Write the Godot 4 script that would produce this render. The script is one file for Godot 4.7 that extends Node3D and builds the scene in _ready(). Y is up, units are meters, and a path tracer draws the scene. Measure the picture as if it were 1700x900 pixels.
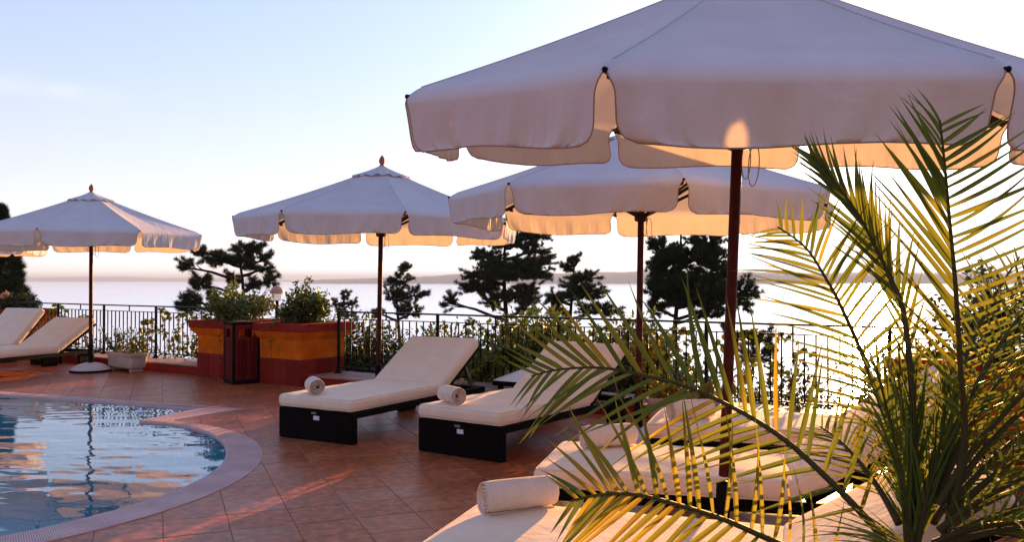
extends Node3D
# A hotel pool terrace above a lake, low evening sun from the front right.
# Terrace frame: the railing runs along U, the lake lies towards N (both horizontal).

const U := Vector3(0.833, 0, 0.554)
const N := Vector3(0.554, 0, -0.833)
const RAIL0 := Vector3(-6.06, 0, -14.9)

var M := {}
var rng := RandomNumberGenerator.new()
var names := {}


# ---------------------------------------------------------------- mesh helper
class MB:
	var v := PackedVector3Array()
	var n := PackedVector3Array()
	var uv := PackedVector2Array()
	var idx := PackedInt32Array()

	func vert(p: Vector3, nn: Vector3, t := Vector2.ZERO) -> int:
		v.append(p)
		n.append(nn)
		uv.append(t)
		return v.size() - 1

	func tri(a: int, b: int, c: int) -> void:
		var g := (v[c] - v[a]).cross(v[b] - v[a])
		if g.dot(n[a] + n[b] + n[c]) < 0.0:
			idx.append_array([a, c, b])
		else:
			idx.append_array([a, b, c])

	func flat(p: Array, out: Vector3) -> void:
		# a convex flat face whose normal points the way of out
		var nn: Vector3 = (p[1] - p[0]).cross(p[2] - p[0]).normalized()
		if nn.dot(out) < 0.0:
			nn = -nn
		var a := v.size()
		for q in p:
			vert(q, nn)
		for i in range(1, p.size() - 1):
			tri(a, a + i, a + i + 1)

	func box(c: Vector3, s: Vector3, b := 0.0, bas := Basis()) -> void:
		var h := s * 0.5
		b = minf(b, minf(h.x, minf(h.y, h.z)) * 0.9)
		var F := func(x: float, y: float, z: float) -> Vector3: return c + bas * Vector3(x, y, z)
		var i := h - Vector3(b, b, b)
		for ax in 3:
			var p1 := (ax + 1) % 3
			var p2 := (ax + 2) % 3
			for sg in [-1.0, 1.0]:
				var q := []
				for k in [[-1, -1], [1, -1], [1, 1], [-1, 1]]:
					var w := Vector3.ZERO
					w[ax] = h[ax] * sg
					w[p1] = i[p1] * k[0]
					w[p2] = i[p2] * k[1]
					q.append(F.call(w.x, w.y, w.z))
				var o := Vector3.ZERO
				o[ax] = sg
				flat(q, bas * o)
		if b <= 0.0:
			return
		for ax in 3:
			var p1 := (ax + 1) % 3
			var p2 := (ax + 2) % 3
			for s1 in [-1.0, 1.0]:
				for s2 in [-1.0, 1.0]:
					var q := []
					for k in [[-1, 0], [1, 0], [1, 1], [-1, 1]]:
						var w := Vector3.ZERO
						w[ax] = i[ax] * k[0]
						w[p1] = (h[p1] if k[1] == 0 else i[p1]) * s1
						w[p2] = (i[p2] if k[1] == 0 else h[p2]) * s2
						q.append(F.call(w.x, w.y, w.z))
					var o := Vector3.ZERO
					o[p1] = s1
					o[p2] = s2
					flat(q, bas * o)
		for sx in [-1.0, 1.0]:
			for sy in [-1.0, 1.0]:
				for sz in [-1.0, 1.0]:
					flat([F.call(h.x * sx, i.y * sy, i.z * sz), F.call(i.x * sx, h.y * sy, i.z * sz), F.call(i.x * sx, i.y * sy, h.z * sz)], bas * Vector3(sx, sy, sz))

	func bar(a: Vector3, b: Vector3, w: float, d: float, bev := 0.0, up := Vector3.UP) -> void:
		var z := (b - a).normalized()
		if absf(z.dot(up)) > 0.98:
			up = Vector3.RIGHT
		var x := up.cross(z).normalized()
		var y := z.cross(x)
		box((a + b) * 0.5, Vector3(w, d, a.distance_to(b)), bev, Basis(x, y, z))

	func tube(pts: Array, rad: Array, sides := 8, cap := true) -> void:
		var m := pts.size()
		var t0: Vector3 = (pts[1] - pts[0]).normalized()
		var x := (Vector3.UP if absf(t0.y) < 0.9 else Vector3.RIGHT).cross(t0).normalized()
		var start := v.size()
		for i in m:
			var t: Vector3 = (pts[mini(i + 1, m - 1)] - pts[maxi(i - 1, 0)]).normalized()
			x = (x - t * x.dot(t)).normalized()
			var y := t.cross(x)
			var r: float = rad[i] if rad.size() == m else lerpf(rad[0], rad[rad.size() - 1], float(i) / (m - 1))
			for k in sides + 1:
				var a := TAU * k / sides
				var d := x * cos(a) + y * sin(a)
				vert(pts[i] + d * r, d, Vector2(float(k) / sides, float(i)))
		for i in m - 1:
			for k in sides:
				var a := start + i * (sides + 1) + k
				tri(a, a + 1, a + sides + 2)
				tri(a, a + sides + 2, a + sides + 1)
		if cap:
			for e in [0, m - 1]:
				var q := []
				for k in sides:
					q.append(v[start + e * (sides + 1) + k])
				flat(q, (pts[0] - pts[1]) if e == 0 else (pts[m - 1] - pts[m - 2]))

	func lathe(prof: Array, sides := 24, at := Vector3.ZERO) -> void:
		# prof: [radius, height] from the bottom up, smooth except where a point is given twice
		var m := prof.size()
		var start := v.size()
		for i in m:
			var a: Array = prof[maxi(i - 1, 0)]
			var b: Array = prof[mini(i + 1, m - 1)]
			if i > 0 and prof[i] == prof[i - 1]:
				a = prof[i]
			if i < m - 1 and prof[i] == prof[i + 1]:
				b = prof[i]
			var d := Vector2(b[0] - a[0], b[1] - a[1])
			var nr := Vector2(d.y, -d.x).normalized() if d.length() > 1e-6 else Vector2(0, 1)
			for k in sides + 1:
				var w := TAU * k / sides
				var o := Vector3(cos(w), 0, sin(w))
				vert(at + o * prof[i][0] + Vector3.UP * prof[i][1], (o * nr.x + Vector3.UP * nr.y).normalized(), Vector2(float(k) / sides, float(i) / m))
		for i in m - 1:
			for k in sides:
				var a := start + i * (sides + 1) + k
				tri(a, a + 1, a + sides + 2)
				tri(a, a + sides + 2, a + sides + 1)

	func grid(nu: int, nv: int, fn: Callable, flip := false) -> void:
		# a smooth sheet: fn(u, v) for u, v in 0..1, normals by differences
		var start := v.size()
		var e := 0.002
		for j in nv + 1:
			for i in nu + 1:
				var a := float(i) / nu
				var b := float(j) / nv
				var p: Vector3 = fn.call(a, b)
				var du: Vector3 = fn.call(minf(a + e, 1), b) - fn.call(maxf(a - e, 0), b)
				var dv: Vector3 = fn.call(a, minf(b + e, 1)) - fn.call(a, maxf(b - e, 0))
				var nn := du.cross(dv).normalized()
				vert(p, -nn if flip else nn, Vector2(a, b))
		for j in nv:
			for i in nu:
				var a := start + j * (nu + 1) + i
				tri(a, a + 1, a + nu + 2)
				tri(a, a + nu + 2, a + nu + 1)

	func poly(pts: PackedVector2Array, y: float, up := 1.0) -> void:
		# a flat polygon; points are (X, distance ahead)
		var t := Geometry2D.triangulate_polygon(pts)
		var a := v.size()
		for p in pts:
			vert(Vector3(p.x, y, -p.y), Vector3(0, up, 0), p)
		for i in range(0, t.size(), 3):
			tri(a + t[i], a + t[i + 1], a + t[i + 2])

	func skirt(pts: PackedVector2Array, y0: float, y1: float, out := 1.0) -> void:
		var m := pts.size()
		var c := Vector2.ZERO
		for p in pts:
			c += p / m
		for i in m:
			var p := pts[i]
			var q := pts[(i + 1) % m]
			if p.distance_to(q) < 1e-5:
				continue
			var nn := Vector2(q.y - p.y, p.x - q.x).normalized() * (1.0 if not Geometry2D.is_polygon_clockwise(pts) else -1.0) * out
			var o := Vector3(nn.x, 0, -nn.y)
			var a := v.size()
			vert(Vector3(p.x, y0, -p.y), o)
			vert(Vector3(q.x, y0, -q.y), o)
			vert(Vector3(q.x, y1, -q.y), o)
			vert(Vector3(p.x, y1, -p.y), o)
			tri(a, a + 1, a + 2)
			tri(a, a + 2, a + 3)

	func smooth() -> void:
		# one normal per place, from the faces round it
		var acc := {}
		for i in range(0, idx.size(), 3):
			var g := (v[idx[i + 2]] - v[idx[i]]).cross(v[idx[i + 1]] - v[idx[i]])
			for k in 3:
				var key := Vector3i((v[idx[i + k]] * 20000.0).round())
				acc[key] = acc.get(key, Vector3.ZERO) + g
		for i in v.size():
			var g: Vector3 = acc.get(Vector3i((v[i] * 20000.0).round()), n[i])
			if g.length() > 1e-12:
				n[i] = g.normalized()

	func mesh() -> ArrayMesh:
		var a := []
		a.resize(Mesh.ARRAY_MAX)
		a[Mesh.ARRAY_VERTEX] = v
		a[Mesh.ARRAY_NORMAL] = n
		a[Mesh.ARRAY_TEX_UV] = uv
		a[Mesh.ARRAY_INDEX] = idx
		var m := ArrayMesh.new()
		m.add_surface_from_arrays(Mesh.PRIMITIVE_TRIANGLES, a)
		return m


# ---------------------------------------------------------------- scene helpers
func numbered(called: String) -> String:
	var k: int = names.get(called, 0)
	names[called] = k + 1
	return called if k == 0 else "%s_%03d" % [called, k]


func tag(o: Node3D, label: String, category: String, group := "") -> Node3D:
	o.set_meta("label", label)
	o.set_meta("category", category)
	if group:
		o.set_meta("group", group)
	return o


func thing(called: String, label: String, category: String, at := Vector3.ZERO, turn := 0.0, group := "") -> Node3D:
	var o := Node3D.new()
	o.name = numbered(called)
	add_child(o)
	o.position = at
	o.rotation.y = turn
	return tag(o, label, category, group)


func obj(called: String, mesh: Mesh, m: Material, parent: Node = null) -> MeshInstance3D:
	var o := MeshInstance3D.new()
	o.mesh = mesh
	o.material_override = m
	if parent == null:
		o.name = numbered(called)
		add_child(o)
	else:
		o.name = part_name(parent, called)
		parent.add_child(o)
	return o


func part_name(parent: Node, called: String) -> String:
	var c: Dictionary = parent.get_meta("n_parts", {})
	var k: int = c.get(called, 0)
	c[called] = k + 1
	parent.set_meta("n_parts", c)
	return called if k == 0 else "%s_%03d" % [called, k]


func struct(called: String, mesh: Mesh, m: Material, parent: Node = null) -> MeshInstance3D:
	var o := obj(called, mesh, m, parent)
	if parent == null:
		o.set_meta("kind", "structure")
	return o


func multi(called: String, mesh: Mesh, m: Material, where: Array, cols: Array, parent: Node, stuff := true) -> MultiMeshInstance3D:
	var mm := MultiMesh.new()
	mm.transform_format = MultiMesh.TRANSFORM_3D
	mm.use_colors = cols.size() > 0
	mm.mesh = mesh
	mm.instance_count = where.size()
	for i in where.size():
		mm.set_instance_transform(i, where[i])
		if cols.size() > 0:
			mm.set_instance_color(i, cols[i])
	var o := MultiMeshInstance3D.new()
	o.multimesh = mm
	o.material_override = m
	if parent == null:
		o.name = numbered(called)
		add_child(o)
	else:
		o.name = part_name(parent, called)
		parent.add_child(o)
	if stuff:
		o.set_meta("kind", "stuff")
	return o


func dup(o: Node3D, called: String, at: Vector3, turn: float, label: String) -> Node3D:
	var c: Node3D = o.duplicate()
	c.name = numbered(called)
	add_child(c)
	c.position = at
	c.rotation = Vector3(0, turn, 0)
	c.set_meta("label", label)
	return c


func tn(t: float, n: float, y := 0.0) -> Vector3:
	# a place given along the railing (t), out over the lake side (n) and height
	return RAIL0 + U * t + N * n + Vector3.UP * y


func tn2(t: float, n: float) -> Vector2:
	var p := tn(t, n)
	return Vector2(p.x, -p.z)


func noise(freq: float, sd := 0, oct := 4) -> FastNoiseLite:
	var f := FastNoiseLite.new()
	f.noise_type = FastNoiseLite.TYPE_SIMPLEX_SMOOTH
	f.frequency = freq
	f.seed = sd
	f.fractal_octaves = oct
	return f


func ntex(size: int, freq: float, c0: Color, c1: Color, sd := 0, oct := 4) -> NoiseTexture2D:
	var t := NoiseTexture2D.new()
	t.width = size
	t.height = size
	t.seamless = true
	t.noise = noise(freq, sd, oct)
	var g := Gradient.new()
	g.set_color(0, c0)
	g.set_color(1, c1)
	t.color_ramp = g
	return t


func itex(w: int, h: int, fn: Callable) -> ImageTexture:
	var im := Image.create(w, h, false, Image.FORMAT_RGB8)
	for y in h:
		for x in w:
			im.set_pixel(x, y, fn.call(x, y))
	return ImageTexture.create_from_image(im)


func lin(r: float, g: float, b: float) -> Color:
	return Color(r, g, b).linear_to_srgb()


func mat(called: String, c: Color, rough := 0.8, spec := 0.5) -> StandardMaterial3D:
	var m := StandardMaterial3D.new()
	m.resource_name = called
	m.albedo_color = c
	m.roughness = rough
	m.metallic_specular = spec
	M[called] = m
	return m


func tri_tex(m: StandardMaterial3D, t: Texture2D, scale: float, world := true) -> void:
	m.albedo_texture = t
	m.uv1_triplanar = true
	m.uv1_world_triplanar = world
	m.uv1_scale = Vector3.ONE * scale


func relief(m: StandardMaterial3D, t: Texture2D, cm: float) -> void:
	m.heightmap_enabled = true
	m.heightmap_texture = t
	m.heightmap_scale = cm


func weathered(m: StandardMaterial3D, t: Texture2D, scale: float) -> void:
	# wide stains laid over the fine pattern
	m.detail_enabled = true
	m.detail_albedo = t
	m.detail_blend_mode = BaseMaterial3D.BLEND_MODE_MUL
	m.detail_uv_layer = BaseMaterial3D.DETAIL_UV_2
	m.uv2_triplanar = true
	m.uv2_world_triplanar = true
	m.uv2_scale = Vector3.ONE * scale


func leafy(called: String, c: Color, back: Color, rough := 0.5) -> StandardMaterial3D:
	var m := mat(called, c, rough, 0.35)
	m.vertex_color_use_as_albedo = true
	m.backlight_enabled = true
	m.backlight = back
	m.cull_mode = BaseMaterial3D.CULL_DISABLED
	return m


# ---------------------------------------------------------------- camera, sky, sun
const SUN_UP := 7.9
const SUN_SIDE := 22.5


func sun_dir() -> Vector3:
	var e := deg_to_rad(SUN_UP)
	var a := deg_to_rad(SUN_SIDE)
	return Vector3(sin(a) * cos(e), sin(e), -cos(a) * cos(e))


func sky_texture() -> ImageTexture:
	var w := 1024
	var h := 512
	var im := Image.create(w, h, false, Image.FORMAT_RGBAF)
	var s := sun_dir()
	var wisp := noise(1.0, 5, 4)
	for j in h:
		var th := PI * (j + 0.5) / h
		var el := 90.0 - rad_to_deg(th)
		for i in w:
			if j > h / 2 + 2:
				im.set_pixel(i, j, Color(0.42, 0.36, 0.34, 1))
				continue
			var az := TAU * (i + 0.5) / w
			var d := Vector3(sin(az) * sin(th), cos(th), -cos(az) * sin(th))
			var g := rad_to_deg(acos(clampf(d.dot(s), -1, 1)))
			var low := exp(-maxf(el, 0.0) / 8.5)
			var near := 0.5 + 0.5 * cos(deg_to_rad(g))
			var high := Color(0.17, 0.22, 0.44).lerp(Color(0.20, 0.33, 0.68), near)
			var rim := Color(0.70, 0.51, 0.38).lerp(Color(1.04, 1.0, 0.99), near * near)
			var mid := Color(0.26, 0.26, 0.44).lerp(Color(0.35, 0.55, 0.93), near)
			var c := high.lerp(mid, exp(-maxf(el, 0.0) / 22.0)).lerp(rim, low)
			var glow := 0.55 * exp(-g / 19.0) + 1.6 * exp(-g / 7.0)
			c += Color(1.0, 0.90, 0.70) * glow
			# thin streaks of high cloud over the far shore
			var a2 := wrapf(rad_to_deg(az), -180, 180)
			var st := exp(-pow((el - 10.9 + (a2 + 28.0) * 0.06) / 0.42, 2)) * smoothstep(7.0, 3.0, absf(a2 + 29.5))
			st *= clampf(0.55 + wisp.get_noise_2d(a2 * 0.5, el * 2.2) * 1.2, 0, 1)
			c = c.lerp(Color(1.0, 0.92, 0.92), 0.22 * st)
			c.a = 1.0
			im.set_pixel(i, j, c)
	return ImageTexture.create_from_image(im)


func set_view() -> void:
	var cam := Camera3D.new()
	cam.name = "camera"
	cam.fov = rad_to_deg(2.0 * atan(450.0 / 1450.0))
	cam.far = 30000.0
	cam.near = 0.05
	add_child(cam)
	cam.position = Vector3(0, 1.5, 0)
	cam.rotation.x = atan(13.0 / 1450.0)
	cam.current = true
	var env := Environment.new()
	env.background_mode = Environment.BG_SKY
	var sky := Sky.new()
	var pm := PanoramaSkyMaterial.new()
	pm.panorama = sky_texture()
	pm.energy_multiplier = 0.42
	sky.sky_material = pm
	env.sky = sky
	env.tonemap_mode = Environment.TONE_MAPPER_LINEAR
	env.tonemap_exposure = 3.45
	env.sdfgi_enabled = true
	env.ssao_enabled = true
	env.ssil_enabled = true
	env.fog_enabled = true
	env.fog_density = 0.00018
	env.fog_light_color = Color(0.76, 0.86, 1.0)
	var we := WorldEnvironment.new()
	we.name = "world_environment"
	we.environment = env
	add_child(we)
	var sun := DirectionalLight3D.new()
	sun.name = "sun"
	sun.light_energy = 1.6
	sun.light_color = Color(1.0, 0.73, 0.43)
	sun.light_angular_distance = 0.5
	sun.shadow_enabled = true
	add_child(sun)
	sun.look_at_from_position(sun_dir() * 50.0, Vector3.ZERO)


# ---------------------------------------------------------------- materials
func make_materials() -> void:
	var cloth_bump := ntex(256, 0.09, Color(0.3, 0.3, 0.3), Color(0.7, 0.7, 0.7), 3, 3)
	var soft := ntex(512, 0.006, Color(0.955, 0.95, 0.945), Color(1, 1, 1), 8, 5)
	var m := mat("canopy_fabric", Color(0.86, 0.85, 0.85), 0.85, 0.15)
	tri_tex(m, soft, 0.9, false)
	relief(m, ntex(512, 0.016, Color(0.2, 0.2, 0.2), Color(0.8, 0.8, 0.8), 17, 4), 1.0)
	m.backlight_enabled = true
	m.backlight = lin(0.54, 0.445, 0.32)
	m.cull_mode = BaseMaterial3D.CULL_DISABLED
	m = mat("hem_thread", Color(0.66, 0.53, 0.44), 0.9, 0.2)
	m = mat("cushion_fabric", Color(0.965, 0.87, 0.755), 0.9, 0.15)
	tri_tex(m, soft, 1.3, false)
	relief(m, ntex(512, 0.02, Color(0.2, 0.2, 0.2), Color(0.8, 0.8, 0.8), 18, 5), 0.25)
	m = mat("terry", Color(0.92, 0.83, 0.74), 0.95, 0.1)
	tri_tex(m, soft, 4.0, false)
	relief(m, ntex(256, 0.12, Color.BLACK, Color.WHITE, 14, 2), 0.35)
	m = mat("pole_wood", lin(0.085, 0.014, 0.008), 0.5, 0.25)
	tri_tex(m, ntex(256, 0.02, Color(0.7, 0.65, 0.65), Color(1, 1, 1), 21, 4), 3.0, false)
	m = mat("finial_wood", Color(0.62, 0.34, 0.26), 0.5, 0.4)
	mat("rib_wood", Color(0.20, 0.08, 0.05), 0.5, 0.4)
	mat("black_metal", lin(0.005, 0.005, 0.005), 0.5, 0.2)
	mat("rail_paint", lin(0.005, 0.006, 0.007), 0.42, 0.25)
	m = mat("brass", Color(0.55, 0.50, 0.42), 0.35, 0.5)
	m.metallic = 1.0
	m = mat("base_concrete", Color(0.80, 0.77, 0.76), 0.7, 0.3)
	tri_tex(m, soft, 3.0, false)
	mat("cord", Color(0.72, 0.62, 0.46), 0.9, 0.2)
	# woven rattan
	var weave := itex(64, 64, func(x: int, y: int) -> Color:
		var cx := (x / 16 + y / 8) % 2
		var a := absf(fmod(y, 8.0) - 3.5) / 4.0
		var b := absf(fmod(x, 16.0) - 7.5) / 8.0
		var hgt := (1.0 - a * a) * (0.95 if cx == 0 else 0.45) * (1.0 - 0.35 * b * b)
		return Color(hgt, hgt, hgt))
	m = mat("rattan", lin(0.009, 0.006, 0.005), 0.6, 0.16)
	tri_tex(m, ntex(256, 0.03, Color(0.6, 0.6, 0.6), Color(1, 1, 1), 33), 9.0, false)
	relief(m, weave, 0.5)
	mat("tag_white", Color(0.86, 0.85, 0.86), 0.4, 0.5)
	var stains := ntex(512, 0.012, Color(0.62, 0.56, 0.52, 0.0), Color(0.58, 0.52, 0.48, 0.42), 91, 6)
	# terrace
	var tile_t := ntex(1024, 0.012, Color(0.62, 0.58, 0.56), Color(1.0, 1.0, 1.0), 40, 6)
	var tile_b := ntex(512, 0.03, Color.BLACK, Color.WHITE, 41, 4)
	for k in 6:
		var c: Color = [lin(0.620, 0.172, 0.058), lin(0.665, 0.194, 0.067), lin(0.570, 0.154, 0.053), lin(0.690, 0.212, 0.077), lin(0.600, 0.162, 0.051), lin(0.635, 0.184, 0.071)][k]
		m = mat("tile_%d" % k, c, [0.33, 0.38, 0.30, 0.42, 0.35, 0.37][k], 0.3)
		tri_tex(m, tile_t, 0.8)
		relief(m, tile_b, 0.12)
		weathered(m, stains, 0.23)
	m = mat("tile_many", Color.WHITE, 0.34, 0.3)
	m.vertex_color_use_as_albedo = true
	tri_tex(m, tile_t, 0.8)
	relief(m, tile_b, 0.12)
	weathered(m, stains, 0.23)
	m = mat("grout", lin(0.38, 0.16, 0.11), 0.9, 0.2)
	# pool edge: narrow grating slats across the band
	var slats := itex(64, 64, func(x: int, y: int) -> Color:
		var g := 0.5 + 0.5 * cos(TAU * x / 16.0)
		var k := clampf(0.35 + 0.9 * g, 0.0, 1.0)
		if y < 3 or y > 61:
			k = 0.5
		return Color(k, k, k))
	m = mat("coping", lin(0.74, 0.46, 0.40), 0.55, 0.3)
	weathered(m, stains, 0.4)
	m.albedo_texture = itex(64, 64, func(x: int, y: int) -> Color:
		var g := 0.5 + 0.5 * cos(TAU * x / 16.0)
		var k := 0.80 + 0.20 * smoothstep(0.1, 0.5, g)
		return Color(k, k, k))
	relief(m, slats, 0.5)
	var mosaic := itex(128, 128, func(x: int, y: int) -> Color:
		var j := 0.55 if x % 16 < 1 or y % 16 < 1 else 1.0
		var hsh := fmod(absf(sin(float(x / 16) * 12.9898 + float(y / 16) * 78.233) * 43758.5), 1.0)
		return Color(0.70 + 0.25 * hsh, 0.78 + 0.2 * hsh, 0.85 + 0.15 * hsh) * j)
	m = mat("pool_mosaic", lin(0.03, 0.46, 0.50), 0.4, 0.5)
	tri_tex(m, mosaic, 2.5)
	m = mat("pool_water", Color(0.75, 0.9, 0.95, 0.06), 0.02, 0.6)
	m.transparency = BaseMaterial3D.TRANSPARENCY_ALPHA
	m = mat("lake_water", lin(0.80, 0.88, 0.92), 0.16, 0.6)
	m.metallic = 0.6
	var wn := NoiseTexture2D.new()
	wn.width = 1024
	wn.height = 1024
	wn.seamless = true
	wn.as_normal_map = true
	wn.bump_strength = 3.0
	wn.noise = noise(0.02, 60, 5)
	m.normal_enabled = true
	m.normal_texture = wn
	m.normal_scale = 0.2
	m.uv1_triplanar = true
	m.uv1_world_triplanar = true
	m.uv1_scale = Vector3.ONE * 0.02
	# masonry
	var plaster := ntex(512, 0.01, Color(0.80, 0.75, 0.70), Color(1, 1, 1), 70, 6)
	var plaster_b := ntex(512, 0.05, Color.BLACK, Color.WHITE, 71, 4)
	m = mat("orange_plaster", lin(0.94, 0.215, 0.014), 0.9, 0.12)
	tri_tex(m, plaster, 0.9)
	relief(m, plaster_b, 0.25)
	weathered(m, stains, 0.5)
	for k in 3:
		m = mat("red_tile_%d" % k, [lin(0.28, 0.026, 0.015), lin(0.32, 0.032, 0.019), lin(0.25, 0.023, 0.016)][k], 0.6, 0.2)
		tri_tex(m, plaster, 1.6)
	m = mat("red_rim", lin(0.35, 0.034, 0.020), 0.75, 0.2)
	tri_tex(m, plaster, 1.6)
	m = mat("kerb_top", lin(0.42, 0.25, 0.18), 0.5, 0.5)
	tri_tex(m, plaster, 1.2)
	m = mat("soil", lin(0.05, 0.035, 0.025), 0.95, 0.2)
	m = mat("terracotta_pot", lin(0.36, 0.13, 0.07), 0.75, 0.3)
	tri_tex(m, plaster, 1.6)
	m = mat("trough_plastic", lin(0.66, 0.55, 0.45), 0.65, 0.4)
	tri_tex(m, plaster, 1.2)
	for k in 3:
		m = mat("bin_wood_%d" % k, [lin(0.16, 0.011, 0.011), lin(0.21, 0.016, 0.014), lin(0.13, 0.009, 0.010)][k], 0.6, 0.2)
		tri_tex(m, plaster, 3.0)
	m = mat("lamp_copper", lin(0.50, 0.27, 0.19), 0.55, 0.4)
	m = mat("lamp_glass", Color(0.8, 0.75, 0.7, 0.35), 0.1, 0.5)
	m.transparency = BaseMaterial3D.TRANSPARENCY_ALPHA
	m = mat("pale_glass", lin(0.55, 0.68, 0.72), 0.12, 0.6)
	# land and plants
	m = mat("earth", lin(0.055, 0.060, 0.028), 0.95, 0.2)
	tri_tex(m, ntex(512, 0.02, Color(0.5, 0.5, 0.4), Color(1, 1, 1), 80, 6), 0.25)
	m = mat("far_woods", lin(0.04, 0.07, 0.07), 0.95, 0.1)
	tri_tex(m, ntex(512, 0.02, Color(0.6, 0.65, 0.6), Color(1, 1, 1), 81, 6), 0.004)
	m = mat("bark", lin(0.055, 0.038, 0.028), 0.9, 0.2)
	tri_tex(m, ntex(256, 0.04, Color(0.5, 0.5, 0.5), Color(1, 1, 1), 82, 5), 2.0)
	mat("stem", lin(0.07, 0.065, 0.025), 0.8, 0.3)
	leafy("needles", Color.WHITE, lin(0.09, 0.10, 0.02), 0.6)
	leafy("leaf", Color.WHITE, lin(0.40, 0.44, 0.05), 0.45)
	leafy("petal", Color.WHITE, lin(0.6, 0.2, 0.25), 0.6)
	for k in 5:
		m = mat("palm_%d" % k, [lin(0.085, 0.108, 0.018), lin(0.105, 0.118, 0.016), lin(0.065, 0.092, 0.018), lin(0.15, 0.135, 0.018), lin(0.20, 0.145, 0.020)][k], 0.5, 0.22)
		m.backlight_enabled = true
		m.backlight = [lin(0.145, 0.165, 0.018), lin(0.19, 0.19, 0.018), lin(0.11, 0.14, 0.018), lin(0.29, 0.25, 0.022), lin(0.44, 0.31, 0.028)][k]
		m.cull_mode = BaseMaterial3D.CULL_DISABLED
	mat("palm_rachis", lin(0.075, 0.062, 0.022), 0.6, 0.2)
	m = mat("palm_fibre", lin(0.10, 0.06, 0.03), 0.95, 0.2)
	tri_tex(m, plaster, 6.0)


# ---------------------------------------------------------------- umbrella
const UMB_AP := 1.615       # apothem of the octagon
const UMB_EDGE := 2.235     # height of the canopy edge
const UMB_TOP := 2.80
const VAL := 0.235          # depth of the hanging valance
const HALF := 0.41421356


func umbrella_surface(k: int, a: float, s: float) -> Vector3:
	# a: -1..1 across the gore; s: 0..1 from the vent to the edge, 1..2 down the valance
	var d: float
	var y: float
	var lat: float
	var ph := k * 2.1
	var r0 := 0.20
	var fold := 0.035
	if s <= 1.0:
		d = lerpf(r0, UMB_AP, s)
		y = lerpf(UMB_TOP, UMB_EDGE, s) - 0.05 * s * (1.0 - s) * 4.0 * 0.35
		y -= (1.0 - a * a) * (0.032 * sin(PI * s) + 0.006 * s)
		y += 0.010 * sin(a * 9.0 + ph + s * 3.0) * s * (1.0 - s) * (1.0 - a * a)
		lat = d * HALF * a
		var e := smoothstep(0.0, 1.0, s)
		d -= 0.02 * (1.0 - a * a) * e
		# round the edge over
		var w := clampf((s - 0.955) / 0.045, 0.0, 1.0)
		y -= fold * 0.55 * w * w
		return Vector3(lat, y, d)
	var q := s - 1.0
	var ins := 0.026 * smoothstep(0.0, 0.35, q) + 0.018 * q
	var rc := 0.30
	if q > 1.0 - rc:
		var z := (q - (1.0 - rc)) / rc
		ins += 0.075 * (1.0 - sqrt(maxf(0.0, 1.0 - z * z)))
	var hw := UMB_AP * HALF - 0.004 - ins
	lat = hw * a
	d = UMB_AP - 0.02 * (1.0 - a * a)
	var turn := minf(q / 0.18, 1.0)
	d += fold * sin(turn * PI * 0.5) * 0.55
	var low := smoothstep(0.1, 1.0, q)
	d += low * (0.011 * sin(a * 6.3 + ph) + 0.008 * sin(a * 13.0 + ph * 1.7) + 0.006 * sin(a * 23.0 + ph * 0.6 + q * 2.0)) + q * 0.0022 * sin(a * 61.0 + ph) - 0.012 * q * q
	d -= 0.020 * low * pow(absf(a), 6.0)
	y = UMB_EDGE - 0.006 * (1.0 - a * a) - fold * 0.55 - VAL * (q - 0.10 * q * (1.0 - q)) + 0.012 * sin(a * 3.0 + ph) * q
	return Vector3(lat, y, d)


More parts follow.
